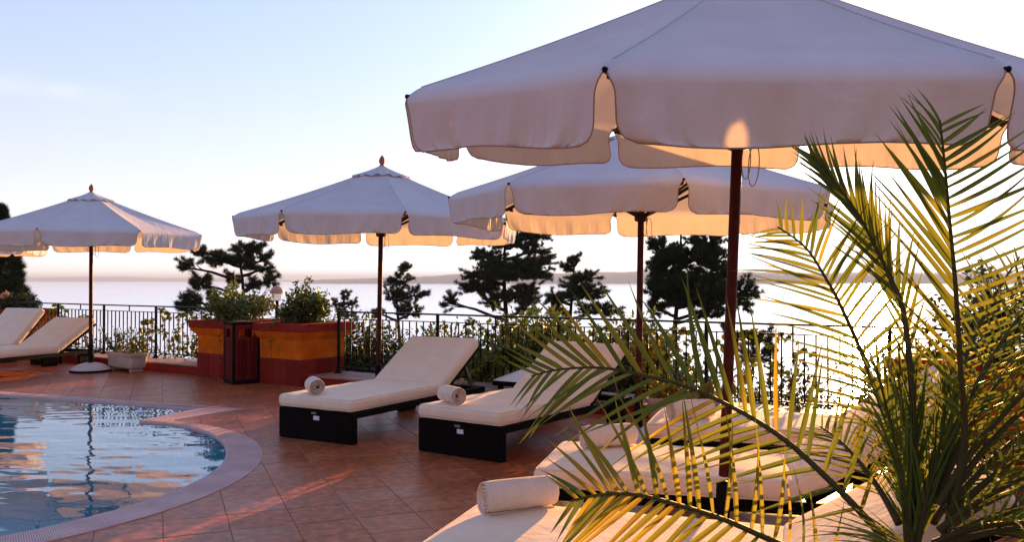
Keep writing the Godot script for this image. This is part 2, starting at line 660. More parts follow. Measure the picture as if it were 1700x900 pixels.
func make_umbrella() -> Node3D:
	var t := thing("pool_umbrella", "", "umbrella", Vector3.ZERO, 0.0, "cream pool umbrellas on wooden poles")
	for k in 8:
		var ang := k * TAU / 8
		var bas := Basis(Vector3.UP, ang)
		var mb := MB.new()
		mb.grid(24, 26, func(u: float, v: float) -> Vector3:
			var s := v / 0.6 * 0.94 if v < 0.6 else 0.94 + (v - 0.6) / 0.4 * 0.06
			return bas * umbrella_surface(k, u * 2.0 - 1.0, s))
		var panel := obj("canopy_panel", mb.mesh(), M.canopy_fabric, t)
		mb = MB.new()
		mb.grid(48, 16, func(u: float, v: float) -> Vector3: return bas * umbrella_surface(k, u * 2.0 - 1.0, 1.0 + v))
		obj("valance", mb.mesh(), M.canopy_fabric, panel)
		# the stitched hem round the free edge of the valance
		var path := []
		for i in 17:
			path.append(bas * umbrella_surface(k, -1.0, 1.02 + 0.98 * i / 16.0))
		for i in range(1, 40):
			path.append(bas * umbrella_surface(k, -1.0 + 2.0 * i / 40.0, 2.0))
		for i in 17:
			path.append(bas * umbrella_surface(k, 1.0, 2.0 - 0.98 * i / 16.0))
		mb = MB.new()
		mb.tube(path, [0.0032], 5)
		obj("hem", mb.mesh(), M.hem_thread, panel)
		# seam along the left edge of the gore
		path = []
		for i in 12:
			path.append(bas * umbrella_surface(k, -1.0, 0.96 * i / 11.0) + Vector3.UP * 0.001)
		mb = MB.new()
		mb.tube(path, [0.0035], 5)
		obj("seam", mb.mesh(), M.canopy_fabric, panel)
	for k in 8:
		var ang := (k + 0.5) * TAU / 8
		var o := Vector3(sin(ang), 0, cos(ang))
		var tip := o * (UMB_AP / cos(PI / 8) - 0.03) + Vector3.UP * (UMB_EDGE - 0.035)
		var mb := MB.new()
		mb.bar(o * 0.05 + Vector3.UP * (UMB_TOP - 0.07), tip, 0.022, 0.032, 0.004)
		var rib := obj("rib", mb.mesh(), M.rib_wood, t)
		mb = MB.new()
		mb.bar(o * 0.05 + Vector3.UP * 2.08, o * 0.86 + Vector3.UP * 2.485, 0.02, 0.028, 0.004)
		obj("strut", mb.mesh(), M.rib_wood, rib)
		# dark pocket that holds the rib end and the bolt through it
		mb = MB.new()
		var side := Vector3(o.z, 0, -o.x)
		var c := tip - o * 0.06 + Vector3.UP * 0.012
		for sg in [-1.0, 1.0]:
			mb.flat([c + Vector3.UP * 0.015, c + side * 0.022 * sg - Vector3.UP * 0.025 - o * 0.01, c - Vector3.UP * 0.035 - o * 0.03], o)
			mb.flat([c + Vector3.UP * 0.015 - o * 0.04, c + side * 0.022 * sg - Vector3.UP * 0.025 - o * 0.02, c - Vector3.UP * 0.035 - o * 0.05], -o)
		obj("rib_pocket", mb.mesh(), M.rib_wood, rib)
		mb = MB.new()
		var bp := o * (UMB_AP / cos(PI / 8) + 0.012) + Vector3.UP * (UMB_EDGE - 0.022)
		mb.tube([bp - o * 0.03, bp, bp + o * 0.004], [0.009, 0.010, 0.005], 10)
		obj("bolt", mb.mesh(), M.black_metal, rib)
	# vent cap with a wavy edge
	var cap := MB.new()
	cap.grid(96, 8, func(u: float, v: float) -> Vector3:
		var a := u * TAU
		var oct := cos(PI / 8) / cos(fmod(a + PI / 8, TAU / 8) - PI / 8)
		var r := lerpf(0.03, 0.37 * lerpf(1.0, oct, 0.8), v)
		var y := lerpf(UMB_TOP + 0.105, UMB_TOP - 0.045, pow(v, 0.85)) + 0.012 * v * v * sin(a * 16.0) + 0.006 * v * sin(a * 5.0)
		return Vector3(sin(a) * r, y, cos(a) * r))
	obj("vent_cap", cap.mesh(), M.canopy_fabric, t)
	var mb := MB.new()
	mb.lathe([[0.0, 0.0], [0.030, 0.0], [0.030, 0.0], [0.032, 0.012], [0.026, 0.02], [0.022, 0.028], [0.034, 0.045], [0.040, 0.065], [0.036, 0.09], [0.022, 0.118], [0.006, 0.14], [0.0, 0.143]], 20, Vector3.UP * (UMB_TOP + 0.095))
	obj("finial", mb.mesh(), M.finial_wood, t)
	mb = MB.new()
	mb.tube([Vector3(0, 0.40, 0), Vector3(0, UMB_TOP + 0.1, 0)], [0.029], 20)
	obj("pole", mb.mesh(), M.pole_wood, t)
	mb = MB.new()
	mb.lathe([[0.030, 2.02], [0.060, 2.03], [0.060, 2.03], [0.060, 2.10], [0.060, 2.10], [0.030, 2.11]], 16)
	obj("hub", mb.mesh(), M.rib_wood, t)
	mb = MB.new()
	mb.lathe([[0.0, 0.09], [0.040, 0.09], [0.040, 0.09], [0.040, 0.42], [0.042, 0.425], [0.042, 0.43], [0.030, 0.432]], 18)
	obj("pole_sleeve", mb.mesh(), M.black_metal, t)
	mb = MB.new()
	mb.lathe([[0.040, 0.145], [0.09, 0.143], [0.17, 0.125], [0.25, 0.088], [0.295, 0.05], [0.305, 0.032], [0.305, 0.032], [0.0, 0.032]], 40)
	var base := obj("base", mb.mesh(), M.base_concrete, t)
	mb = MB.new()
	mb.lathe([[0.0, 0.006], [0.312, 0.006], [0.314, 0.012], [0.314, 0.03], [0.300, 0.036]], 40)
	obj("base_rim", mb.mesh(), M.black_metal, base)
	# the pull cord hanging in loops beside the pole
	mb = MB.new()
	for j in 2:
		var loop := []
		for i in 21:
			var a := TAU * i / 20.0
			var dx := 0.045 + j * 0.028
			loop.append(Vector3(dx + (0.020 + 0.006 * j) * sin(a) + 0.012 * j, 2.055 - (0.17 + 0.035 * j) * (1.0 - cos(a)) * 0.5, 0.03 + 0.02 * sin(a + j)))
		mb.tube(loop, [0.003], 5)
	obj("pull_cord", mb.mesh(), M.cord, t)
	return t


func place_umbrella(o: Node3D, at: Vector3, face: float, lean: float, label: String, nod := 0.0, spread := 1.0) -> void:
	o.position = at
	o.basis = Basis(Vector3.BACK, deg_to_rad(-lean)) * Basis(Vector3.RIGHT, deg_to_rad(nod)) * Basis(Vector3.UP, deg_to_rad(face)) * Basis.from_scale(Vector3(spread, 1.0 + 1.2 * (1.0 - spread), spread))
	o.set_meta("label", label)
	var b: Node3D = o.get_node("base")
	b.transform = Transform3D(o.basis.inverse(), o.basis.inverse() * Vector3(0, -at.y, 0))
	var sl: Node3D = o.get_node("pole_sleeve")
	sl.position.y = minf(0.0, -1.5 * at.y)


# ---------------------------------------------------------------- lounger
func soft_box(size: Vector3, r: float, fn: Callable, nx: int, ny: int, nz: int) -> MB:
	# a rounded, stuffed box; fn moves each point
	var mb := MB.new()
	var h := size * 0.5
	var cuts := []
	for ax in 3:
		var l := []
		var m: int = [nx, ny, nz][ax]
		for i in 4:
			l.append(-h[ax] + r - r * tan(deg_to_rad(45.0 * (4 - i) / 4.0)))
		for i in m + 1:
			l.append(lerpf(-h[ax] + r, h[ax] - r, float(i) / m))
		for i in 4:
			l.append(h[ax] - r + r * tan(deg_to_rad(45.0 * (i + 1) / 4.0)))
		cuts.append(l)
	for ax in 3:
		var p1 := (ax + 1) % 3
		var p2 := (ax + 2) % 3
		for sg in [-1.0, 1.0]:
			var c1: Array = cuts[p1]
			var c2: Array = cuts[p2]
			var start := mb.v.size()
			for b in c2:
				for a in c1:
					var q := Vector3.ZERO
					q[ax] = h[ax] * sg
					q[p1] = a
					q[p2] = b
					var inner := q.clamp(-h + Vector3.ONE * r, h - Vector3.ONE * r)
					var d := (q - inner).normalized()
					mb.vert(fn.call(inner + d * r, d), d)
			var w := c1.size()
			for j in c2.size() - 1:
				for i in w - 1:
					var s := start + j * w + i
					mb.tri(s, s + 1, s + w + 1)
					mb.tri(s, s + w + 1, s + w)
	mb.smooth()
	return mb


func cushion(size: Vector3, sd: int) -> MB:
	var wr := noise(5.0, sd, 3)
	var h := size * 0.5
	return soft_box(size, 0.032, func(p: Vector3, d: Vector3) -> Vector3:
		var ex := absf(p.x) / h.x
		var ez := absf(p.z) / h.z
		var crown := (1.0 - pow(ex, 4.0)) * (1.0 - pow(ez, 4.0))
		var o := p
		o.y += d.y * 0.012 * crown * (1.0 if d.y > 0.0 else 0.2)
		var side := 1.0 - absf(d.y)
		o += Vector3(d.x, 0, d.z) * 0.006 * side * (1.0 - pow(absf(p.y) / h.y, 2.0))
		var edge := maxf(pow(ex, 6.0), pow(ez, 6.0))
		var pucker := wr.get_noise_3d(p.x * (1.0 if ez > ex else 3.5), p.y * 1.0, p.z * (3.5 if ez > ex else 1.0))
		o += d * (0.005 * wr.get_noise_3d(p.x * 0.5, p.y, p.z * 0.5) + 0.004 * edge * pucker)
		return o, 16, 3, 26)


func piping(o: Node3D, size: Vector3) -> void:
	# sewn cord along the upper and lower edges of a cushion
	var mb := MB.new()
	var k := 0.032 * (1.0 - 0.7071)
	for s in [-1.0, 1.0]:
		var pts := []
		var rr := round_rect(Vector2(size.x * 0.5 - k + 0.001, size.z * 0.5 - k + 0.001), 0.025)
		for p in rr:
			pts.append(Vector3(p.x, s * (size.y * 0.5 - k + 0.001), p.y))
		pts.append(pts[0])
		mb.tube(pts, [0.0042], 6)
	obj("piping", mb.mesh(), M.cushion_fabric, o)


func make_lounger(recline: float) -> Node3D:
	# foot end at z = 0, head end at z = -2.3, 0.9 wide
	var t := thing("sun_lounger", "", "sun lounger", Vector3.ZERO, 0.0, "woven sun loungers with white cushions")
	var w := 0.90
	var long := 2.28
	var mb := MB.new()
	mb.box(Vector3(0, 0.147, -0.035), Vector3(w, 0.285, 0.07), 0.006)
	var fp := obj("foot_panel", mb.mesh(), M.rattan, t)
	mb = MB.new()
	mb.box(Vector3(0.02, 0.215, 0.0025), Vector3(0.068, 0.038, 0.005), 0.001)
	obj("care_label", mb.mesh(), M.tag_white, fp)
	mb = MB.new()
	mb.box(Vector3(-0.01, 0.258, 0.003), Vector3(0.060, 0.020, 0.006), 0.002)
	mb.box(Vector3(-0.01, 0.258, 0.007), Vector3(0.040, 0.008, 0.003), 0.001)
	obj("metal_badge", mb.mesh(), M.brass, fp)
	for s in [-1.0, 1.0]:
		mb = MB.new()
		mb.box(Vector3(s * (w * 0.5 - 0.03), 0.262, -0.07 - (long - 0.14) * 0.5), Vector3(0.06, 0.06, long - 0.144), 0.006)
		obj("side_rail", mb.mesh(), M.rattan, t)
		mb = MB.new()
		mb.box(Vector3(s * (w * 0.5 - 0.03), 0.117, -long + 0.30), Vector3(0.058, 0.228, 0.30), 0.006)
		obj("rear_leg", mb.mesh(), M.rattan, t)
	mb = MB.new()
	mb.box(Vector3(0, 0.262, -long + 0.035), Vector3(w, 0.06, 0.07), 0.006)
	obj("head_rail", mb.mesh(), M.rattan, t)
	for i in 5:
		mb = MB.new()
		mb.box(Vector3(0, 0.268, -0.28 - i * 0.27), Vector3(w - 0.124, 0.03, 0.08), 0.004)
		obj("deck_slat", mb.mesh(), M.rattan, t)
	mb = cushion(Vector3(w - 0.01, 0.115, 1.47), 101)
	var o := obj("seat_cushion", mb.mesh(), M.cushion_fabric, t)
	o.position = Vector3(0, 0.352, -0.735 + 0.01)
	piping(o, Vector3(w - 0.01, 0.115, 1.47))
	# the raised back
	var r := deg_to_rad(recline)
	var hinge := Transform3D(Basis(Vector3.RIGHT, r), Vector3(0, 0.292, -1.475))
	mb = MB.new()
	for s in [-1.0, 1.0]:
		mb.box(Vector3(s * (w * 0.5 - 0.045), -0.004, -0.42), Vector3(0.05, 0.04, 0.82), 0.005)
	mb.box(Vector3(0, -0.004, -0.80), Vector3(w - 0.14, 0.038, 0.05), 0.005)
	mb.box(Vector3(0, -0.004, -0.40), Vector3(w - 0.14, 0.03, 0.30), 0.005)
	var bf := obj("backrest_frame", mb.mesh(), M.rattan, t)
	bf.transform = hinge
	mb = cushion(Vector3(w - 0.01, 0.115, 0.83), 202)
	o = obj("back_cushion", mb.mesh(), M.cushion_fabric, t)
	o.transform = hinge * Transform3D(Basis(), Vector3(0, 0.078, -0.415))
	piping(o, Vector3(w - 0.01, 0.115, 0.83))
	for s in [-1.0, 1.0]:
		var top: Vector3 = hinge * Vector3(s * 0.39, -0.02, -0.55)
		mb = MB.new()
		mb.bar(top, Vector3(s * 0.39, 0.275, top.z - 0.16), 0.012, 0.03, 0.002)
		obj("prop", mb.mesh(), M.brass, t)
	return t


func place_lounger(o: Node3D, foot: Vector2, axis: Vector2, label: String) -> void:
	o.position = Vector3(foot.x, 0.0, -foot.y)
	o.rotation.y = atan2(-axis.x, axis.y)
	o.set_meta("label", label)


func make_towel(length: float, sd: int) -> Mesh:
	# a towel rolled up: one thick sheet wound three and a half times, lying along x
	var mb := MB.new()
	var wob := noise(0.9, sd, 3)
	var turns := 3.6
	var steps := 128
	var pitch := 0.0170
	var th := 0.0145
	var rr := func(f: float) -> float: return 0.010 + pitch * turns * f
	var endx := func(f: float, sg: float) -> float: return sg * (length * 0.5 + 0.007 * wob.get_noise_2d(f * 14.0, sg * 5.0) - 0.006 * (1.0 - f))
	var pt := func(f: float, rad: float, x: float) -> Vector3:
		var a := f * turns * TAU
		var sq := 1.0 - 0.05 * maxf(0.0, -sin(a + 1.2))
		return Vector3(x, rad * sin(a + 1.2) * sq, rad * cos(a + 1.2))
	for side in [0, 1]:
		mb.grid(10, steps, func(u: float, v: float) -> Vector3:
			var x := lerpf(endx.call(v, -1.0), endx.call(v, 1.0), u)
			var rad: float = rr.call(v) + (th if side == 0 else 0.0) + 0.0025 * wob.get_noise_2d(x * 7.0, v * 20.0)
			var e := absf(u * 2.0 - 1.0)
			rad += (-0.004 if side == 0 else 0.004) * pow(e, 12.0)
			return pt.call(v, rad, x), side == 1)
	for sg in [-1.0, 1.0]:
		mb.grid(4, steps, func(u: float, v: float) -> Vector3:
			var rad: float = rr.call(v) + 0.004 + (th - 0.008) * u + 0.0025 * wob.get_noise_2d(endx.call(v, sg) * 7.0, v * 20.0)
			return pt.call(v, rad, endx.call(v, sg) + sg * 0.005 * sin(PI * u)))
	mb.grid(10, 3, func(u: float, v: float) -> Vector3:
		return pt.call(1.0, rr.call(1.0) + th * v, lerpf(endx.call(1.0, -1.0), endx.call(1.0, 1.0), u)))
	return mb.mesh()


func towel(at: Vector3, turn: float, length: float, sd: int, label: String) -> void:
	var t := thing("rolled_towel", label, "towel", at, deg_to_rad(turn), "rolled towels on the lounger cushions")
	obj("roll", make_towel(length, sd), M.terry, t)


# ---------------------------------------------------------------- railing
func bar_mesh(kind: int, y0: float, y1: float) -> Mesh:
	var mb := MB.new()
	var r := 0.0065
	if kind == 0:
		mb.box(Vector3(0, (y0 + y1) * 0.5, 0), Vector3(0.016, y1 - y0, 0.016), 0.001)
		return mb.mesh()
	var a := lerpf(y0, y1, 0.34)
	var b := lerpf(y0, y1, 0.66)
	mb.box(Vector3(0, (y0 + a) * 0.5, 0), Vector3(0.016, a - y0, 0.016), 0.001)
	mb.box(Vector3(0, (b + y1) * 0.5, 0), Vector3(0.016, y1 - b, 0.016), 0.001)
	if kind == 1:
		# twisted square length
		var n := 24
		for i in n:
			var ya := lerpf(a, b, float(i) / n)
			var yb := lerpf(a, b, float(i + 1) / n)
			for k in 4:
				var t0 := TAU * k / 4.0 + i * 0.42
				var t1 := TAU * (k + 1) / 4.0 + i * 0.42
				var rr := r * 1.75
				var p := [Vector3(cos(t0) * rr, ya, sin(t0) * rr), Vector3(cos(t1) * rr, ya, sin(t1) * rr), Vector3(cos(t1 + 0.42) * rr, yb, sin(t1 + 0.42) * rr)]
				var q := [p[0], p[2], Vector3(cos(t0 + 0.42) * rr, yb, sin(t0 + 0.42) * rr)]
				var o := Vector3(cos((t0 + t1) * 0.5), 0, sin((t0 + t1) * 0.5))
				mb.flat(p, o)
				mb.flat(q, o)
	else:
		# a basket of four bowed wires between two beads
		mb.lathe([[0.0, -0.012], [0.011, -0.006], [0.012, 0.0], [0.011, 0.006], [0.0, 0.012]], 8, Vector3(0, a + 0.03, 0))
		mb.lathe([[0.0, -0.012], [0.011, -0.006], [0.012, 0.0], [0.011, 0.006], [0.0, 0.012]], 8, Vector3(0, b - 0.03, 0))
		mb.box(Vector3(0, a + 0.015, 0), Vector3(0.013, 0.04, 0.013))
		mb.box(Vector3(0, b - 0.015, 0), Vector3(0.013, 0.04, 0.013))
		for k in 4:
			var pts := []
			for i in 9:
				var f := i / 8.0
				var an := TAU * k / 4.0 + f * 2.2
				var rr := 0.004 + 0.028 * sin(PI * f)
				pts.append(Vector3(cos(an) * rr, lerpf(a + 0.03, b - 0.03, f), sin(an) * rr))
			mb.tube(pts, [0.0038], 5)
	return mb.mesh()


func railing(t0: float, t1: float, posts: Array, label: String) -> void:
	var base := tn(t0, 0.0, 0.15)
	var t := thing("railing", label, "railing", base, 0.0, "black iron railings along the terrace edge")
	var turn := atan2(-U.z, U.x)
	var H := 0.88
	var mb := MB.new()
	var L := t1 - t0
	mb.bar(U * -0.05 + Vector3.UP * H, U * (L + 0.05) + Vector3.UP * H, 0.055, 0.022, 0.006)
	obj("hand_rail", mb.mesh(), M.rail_paint, t)
	mb = MB.new()
	mb.bar(Vector3.UP * (H - 0.10), U * L + Vector3.UP * (H - 0.10), 0.022, 0.012, 0.002)
	obj("upper_rail", mb.mesh(), M.rail_paint, t)
	mb = MB.new()
	mb.bar(Vector3.UP * 0.085, U * L + Vector3.UP * 0.085, 0.03, 0.014, 0.002)
	obj("lower_rail", mb.mesh(), M.rail_paint, t)
	var post := MB.new()
	post.box(Vector3(0, H * 0.5 + 0.002, 0), Vector3(0.036, H - 0.02, 0.036), 0.004)
	post.lathe([[0.0, 0.001], [0.062, 0.001], [0.062, 0.001], [0.060, 0.012], [0.045, 0.022], [0.028, 0.05], [0.022, 0.075]], 16)
	var pm := post.mesh()
	for p in posts:
		var o := obj("post", pm, M.rail_paint, t)
		o.position = U * (p - t0)
		o.rotation.y = turn
	var kinds := [bar_mesh(0, 0.092, H - 0.106), bar_mesh(1, 0.092, H - 0.106), bar_mesh(2, 0.092, H - 0.106)]
	var link := MB.new()
	link.box(Vector3(0, H - 0.0525, 0), Vector3(0.016, 0.083, 0.016), 0.001)
	var lm := link.mesh()
	for i in posts.size() - 1:
		var a: float = posts[i]
		var b: float = posts[i + 1]
		var nb := int(round((b - a) / 0.118))
		for j in range(1, nb):
			var o := obj("bar", kinds[2 if j % 4 == 0 else 1], M.rail_paint, t)
			o.position = U * (lerpf(a, b, float(j) / nb) - t0)
			o.rotation.y = turn + 0.3
		var o := obj("rail_link", lm, M.rail_paint, t)
		o.position = U * ((a + b) * 0.5 - t0)
		o.rotation.y = turn


# ---------------------------------------------------------------- plants
func leaf_mesh(w: float, l: float, bend: float) -> Mesh:
	# a small pointed leaf along +z, folded at its midrib
	var mb := MB.new()
	var st := [[0.0, 0.08], [0.3, 0.5], [0.65, 0.36], [1.0, 0.0]]
	for s in [-1.0, 1.0]:
		for i in 3:
			var a: Array = st[i]
			var b: Array = st[i + 1]
			var p := [Vector3(0, -bend * a[0] * a[0] * l, a[0] * l), Vector3(0, -bend * b[0] * b[0] * l, b[0] * l), Vector3(s * b[1] * w, -bend * b[0] * b[0] * l + 0.18 * w * b[1], b[0] * l), Vector3(s * a[1] * w, -bend * a[0] * a[0] * l + 0.18 * w * a[1], a[0] * l)]
			mb.flat([p[0], p[1], p[2]], Vector3.UP)
			mb.flat([p[0], p[2], p[3]], Vector3.UP)
	return mb.mesh()


func tuft_mesh(sd: int, count: int, l: float, w: float) -> Mesh:
	# a brush of pine needles round a twig end that points along +z
	var r := RandomNumberGenerator.new()
	r.seed = sd
	var mb := MB.new()
	for i in count:
		var th := r.randf() * TAU
		var sp := lerpf(0.25, 1.25, r.randf())
		var d := Vector3(cos(th) * sin(sp), sin(th) * sin(sp), cos(sp))
		var b := Vector3(0, 0, -l * 0.35 * r.randf())
		var side := d.cross(Vector3(r.randf() - 0.5, r.randf() - 0.5, r.randf() - 0.5)).normalized() * w * 0.5
		var tip := b + d * l * r.randf_range(0.7, 1.1)
		mb.flat([b - side, b + side, tip], Vector3.UP)
	return mb.mesh()


func look_basis(z: Vector3, roll: float, s: float) -> Basis:
	z = z.normalized()
	var x := (Vector3.UP if absf(z.y) < 0.95 else Vector3.RIGHT).cross(z).normalized()
	var y := z.cross(x)
	return Basis(x, y, z) * Basis(Vector3.BACK, roll) * Basis().scaled(Vector3.ONE * s)


var tufts := []


func pine(called: String, label: String, at: Vector3, lean: float, clumps: Array, dens: float, sd: int) -> void:
	# clumps: [left, right, bottom, top] of each layer of foliage, metres from the trunk and above eye-level ground
	var r := RandomNumberGenerator.new()
	r.seed = sd
	var root := thing(called, label, "tree", at, 0.0, "trees on the slope below the terrace")
	var top := 0.0
	for c in clumps:
		top = maxf(top, c[3] - at.y)
	var tw := 0.03 + 0.019 * top
	var pts := []
	var rad := []
	for i in 9:
		var f := i / 8.0
		pts.append(Vector3(lean * sin(f * 2.4) + 0.12 * sin(f * 9.0 + sd), f * top * 0.97, 0.1 * sin(f * 7.0 + sd)))
		rad.append(lerpf(tw, 0.035, pow(f, 0.8)))
	var mb := MB.new()
	mb.tube(pts, rad, 9)
	obj("trunk", mb.mesh(), M.bark, root)
	var where := []
	var cols := []
	var sub := noise(0.9, sd, 2)
	for c in clumps:
		var cx: float = (c[0] + c[1]) * 0.5
		var cy: float = (c[2] + c[3]) * 0.5 - at.y
		var rx: float = (c[1] - c[0]) * 0.5
		var ry: float = (c[3] - c[2]) * 0.5
		var rz := maxf(0.45, rx * 0.85)
		var cz := r.randf_range(-0.5, 0.5) * minf(absf(cx), 0.8)
		# the limb that carries this layer, and its twigs
		var fy := clampf((cy - ry * 0.6 - absf(cx) * 0.25) / top, 0.1, 0.95)
		var s0: Vector3 = pts[0].lerp(pts[8], fy)
		for i in 8:
			if pts[i].y <= fy * top and pts[i + 1].y > fy * top:
				s0 = pts[i].lerp(pts[i + 1], (fy * top - pts[i].y) / (pts[i + 1].y - pts[i].y))
		var e0 := Vector3(cx + signf(cx) * rx * 0.5, cy - ry * 0.2, cz)
		var mid := s0.lerp(e0, 0.5) + Vector3(r.randf_range(-0.1, 0.1), 0.06 * s0.distance_to(e0) * 0.6, r.randf_range(-0.15, 0.15))
		mb = MB.new()
		var bt := tw * 0.30 + 0.01
		mb.tube([s0, s0.lerp(mid, 0.5) + Vector3(0, -0.03, 0), mid, mid.lerp(e0, 0.5) + Vector3(0, 0.02, 0.03), e0], [bt, bt * 0.85, bt * 0.7, bt * 0.5, bt * 0.25], 6)
		for k in 7:
			var q := mid.lerp(e0, r.randf_range(0.1, 0.9))
			var g := Vector3(cx + rx * r.randf_range(-0.9, 0.9), cy + ry * r.randf_range(-0.5, 0.7), cz + rz * r.randf_range(-0.9, 0.9))
			mb.tube([q, q.lerp(g, 0.5) + Vector3(0, r.randf_range(-0.06, 0.04), 0), g], [bt * 0.4, bt * 0.25, bt * 0.12], 4, false)
		# twigs fan out from the limb through the layer, each brushed with needles
		var twigs := int((rx * rz * 80.0 + 16.0) * dens * (0.75 + ry * 1.2))
		for k in twigs:
			var u := Vector3(r.randf_range(-1, 1), r.randf_range(-0.8, 1.0), r.randf_range(-1, 1))
			if Vector2(u.x, u.z).length() > 1.0:
				continue
			var g := Vector3(cx + u.x * rx * 1.08, cy + r.randfn(0.0, 0.10) + u.y * ry * (1.30 - 0.40 * Vector2(u.x, u.z).length_squared()), cz + u.z * rz * 1.08)
			if sub.get_noise_3d(g.x * 1.7, g.y * 2.4, g.z * 1.7) < -0.16:
				continue
			var q := s0.lerp(e0, r.randf_range(0.45, 1.0)).lerp(Vector3(cx, cy - ry * 0.3, cz), 0.6)
			q = q.lerp(g, r.randf_range(0.1, 0.55))
			var dd := (g - q)
			var ln := dd.length()
			if ln < 0.08:
				continue
			mb.tube([q, q.lerp(g, 0.5) + Vector3(0, -0.02, 0), g], [0.010, 0.006], 3, false)
			var nt := int(ln * 8.0) + 5
			for m in nt:
				var f := 1.0 - 0.8 * m / nt
				var p := q.lerp(g, f) + Vector3(r.randf_range(-0.05, 0.05), r.randf_range(-0.03, 0.05), r.randf_range(-0.05, 0.05))
				var d := dd.normalized() + Vector3(r.randf_range(-0.6, 0.6), r.randf_range(-0.1, 0.8), r.randf_range(-0.6, 0.6))
				where.append(Transform3D(look_basis(d, r.randf() * TAU, r.randf_range(0.7, 1.25)), p))
				var b := r.randf_range(0.6, 1.35)
				cols.append(Color(0.032 * b, 0.044 * b, 0.014 * b))
		obj("branch", mb.mesh(), M.bark, root)
	multi("crown", tufts[sd % tufts.size()], M.needles, where, cols, root)


func leaf_cloud(where: Array, cols: Array, c: Vector3, r3: Vector3, n: int, s0: float, s1: float, col: Color, r: RandomNumberGenerator, hole := 0.0) -> void:
	var sub := noise(2.4 / maxf(r3.x, 0.2), r.randi() % 9999, 2)
	for i in n:
		var u := Vector3(r.randf_range(-1, 1), r.randf_range(-1, 1), r.randf_range(-1, 1))
		if u.length() > 1.0 or u.length() < 0.35 and r.randf() < 0.5:
			continue
		var p := c + u * r3
		if sub.get_noise_3dv(p * 1.0) < hole - 0.25:
			continue
		p += u * r3 * 0.25 * sub.get_noise_3dv(p * 2.0)
		var d := u.normalized() + Vector3(r.randf_range(-0.8, 0.8), r.randf_range(-0.6, 0.8), r.randf_range(-0.8, 0.8))
		where.append(Transform3D(look_basis(d, r.randf_range(-0.9, 0.9), r.randf_range(s0, s1)), p))
		var b := r.randf_range(0.65, 1.35)
		cols.append(Color(col.r * b * r.randf_range(0.85, 1.2), col.g * b, col.b * b * r.randf_range(0.7, 1.2)))


func shrub(called: String, label: String, at: Vector3, w: float, h: float, n: int, leaf: float, col: Color, sd: int, group := "shrubs growing outside the railing") -> void:
	var r := RandomNumberGenerator.new()
	r.seed = sd
	var t := thing(called, label, "shrub", at, 0.0, group)
	var mb := MB.new()
	var where := []
	var cols := []
	var lobes := 5 + sd % 3
	var cd := minf(h, 1.35)
	for k in lobes:
		var a := TAU * k / lobes + r.randf()
		var o := Vector3(cos(a) * w * 0.30, h - cd * r.randf_range(0.42, 0.72), sin(a) * w * 0.30) if k > 0 else Vector3(0, h - cd * 0.30, 0)
		mb.tube([Vector3(o.x * 0.1, 0, o.z * 0.1), Vector3(o.x * 0.5, o.y * 0.55, o.z * 0.5), o + Vector3(0, cd * 0.1, 0)], [0.025, 0.018, 0.006], 5)
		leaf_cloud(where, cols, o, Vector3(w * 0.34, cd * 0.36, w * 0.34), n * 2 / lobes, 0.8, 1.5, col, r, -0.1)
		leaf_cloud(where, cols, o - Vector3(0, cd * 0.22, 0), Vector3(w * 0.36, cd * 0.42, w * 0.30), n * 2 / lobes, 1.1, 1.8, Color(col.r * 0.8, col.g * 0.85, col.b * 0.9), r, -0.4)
	for k in 24:
		# shoots that stick out of the outline
		var a := r.randf() * TAU
		var b0 := Vector3(cos(a) * w * 0.30, h - cd * r.randf_range(0.1, 0.5), sin(a) * w * 0.30)
		var d := Vector3(cos(a) * 0.5, r.randf_range(0.4, 1.2), sin(a) * 0.5).normalized()
		var l := cd * r.randf_range(0.12, 0.32)
		mb.tube([b0, b0 + d * l], [0.004, 0.002], 4, false)
		for i in 7:
			where.append(Transform3D(look_basis(d + Vector3(r.randf_range(-1, 1), r.randf_range(-0.6, 0.6), r.randf_range(-1, 1)), r.randf() * TAU, r.randf_range(0.7, 1.1)), b0 + d * l * (0.3 + 0.1 * i)))
			cols.append(col * r.randf_range(0.8, 1.5))
	obj("stem", mb.mesh(), M.stem, t)
	multi("foliage", leaf_mesh(leaf * 0.55, leaf, 0.25), M.leaf, where, cols, t)


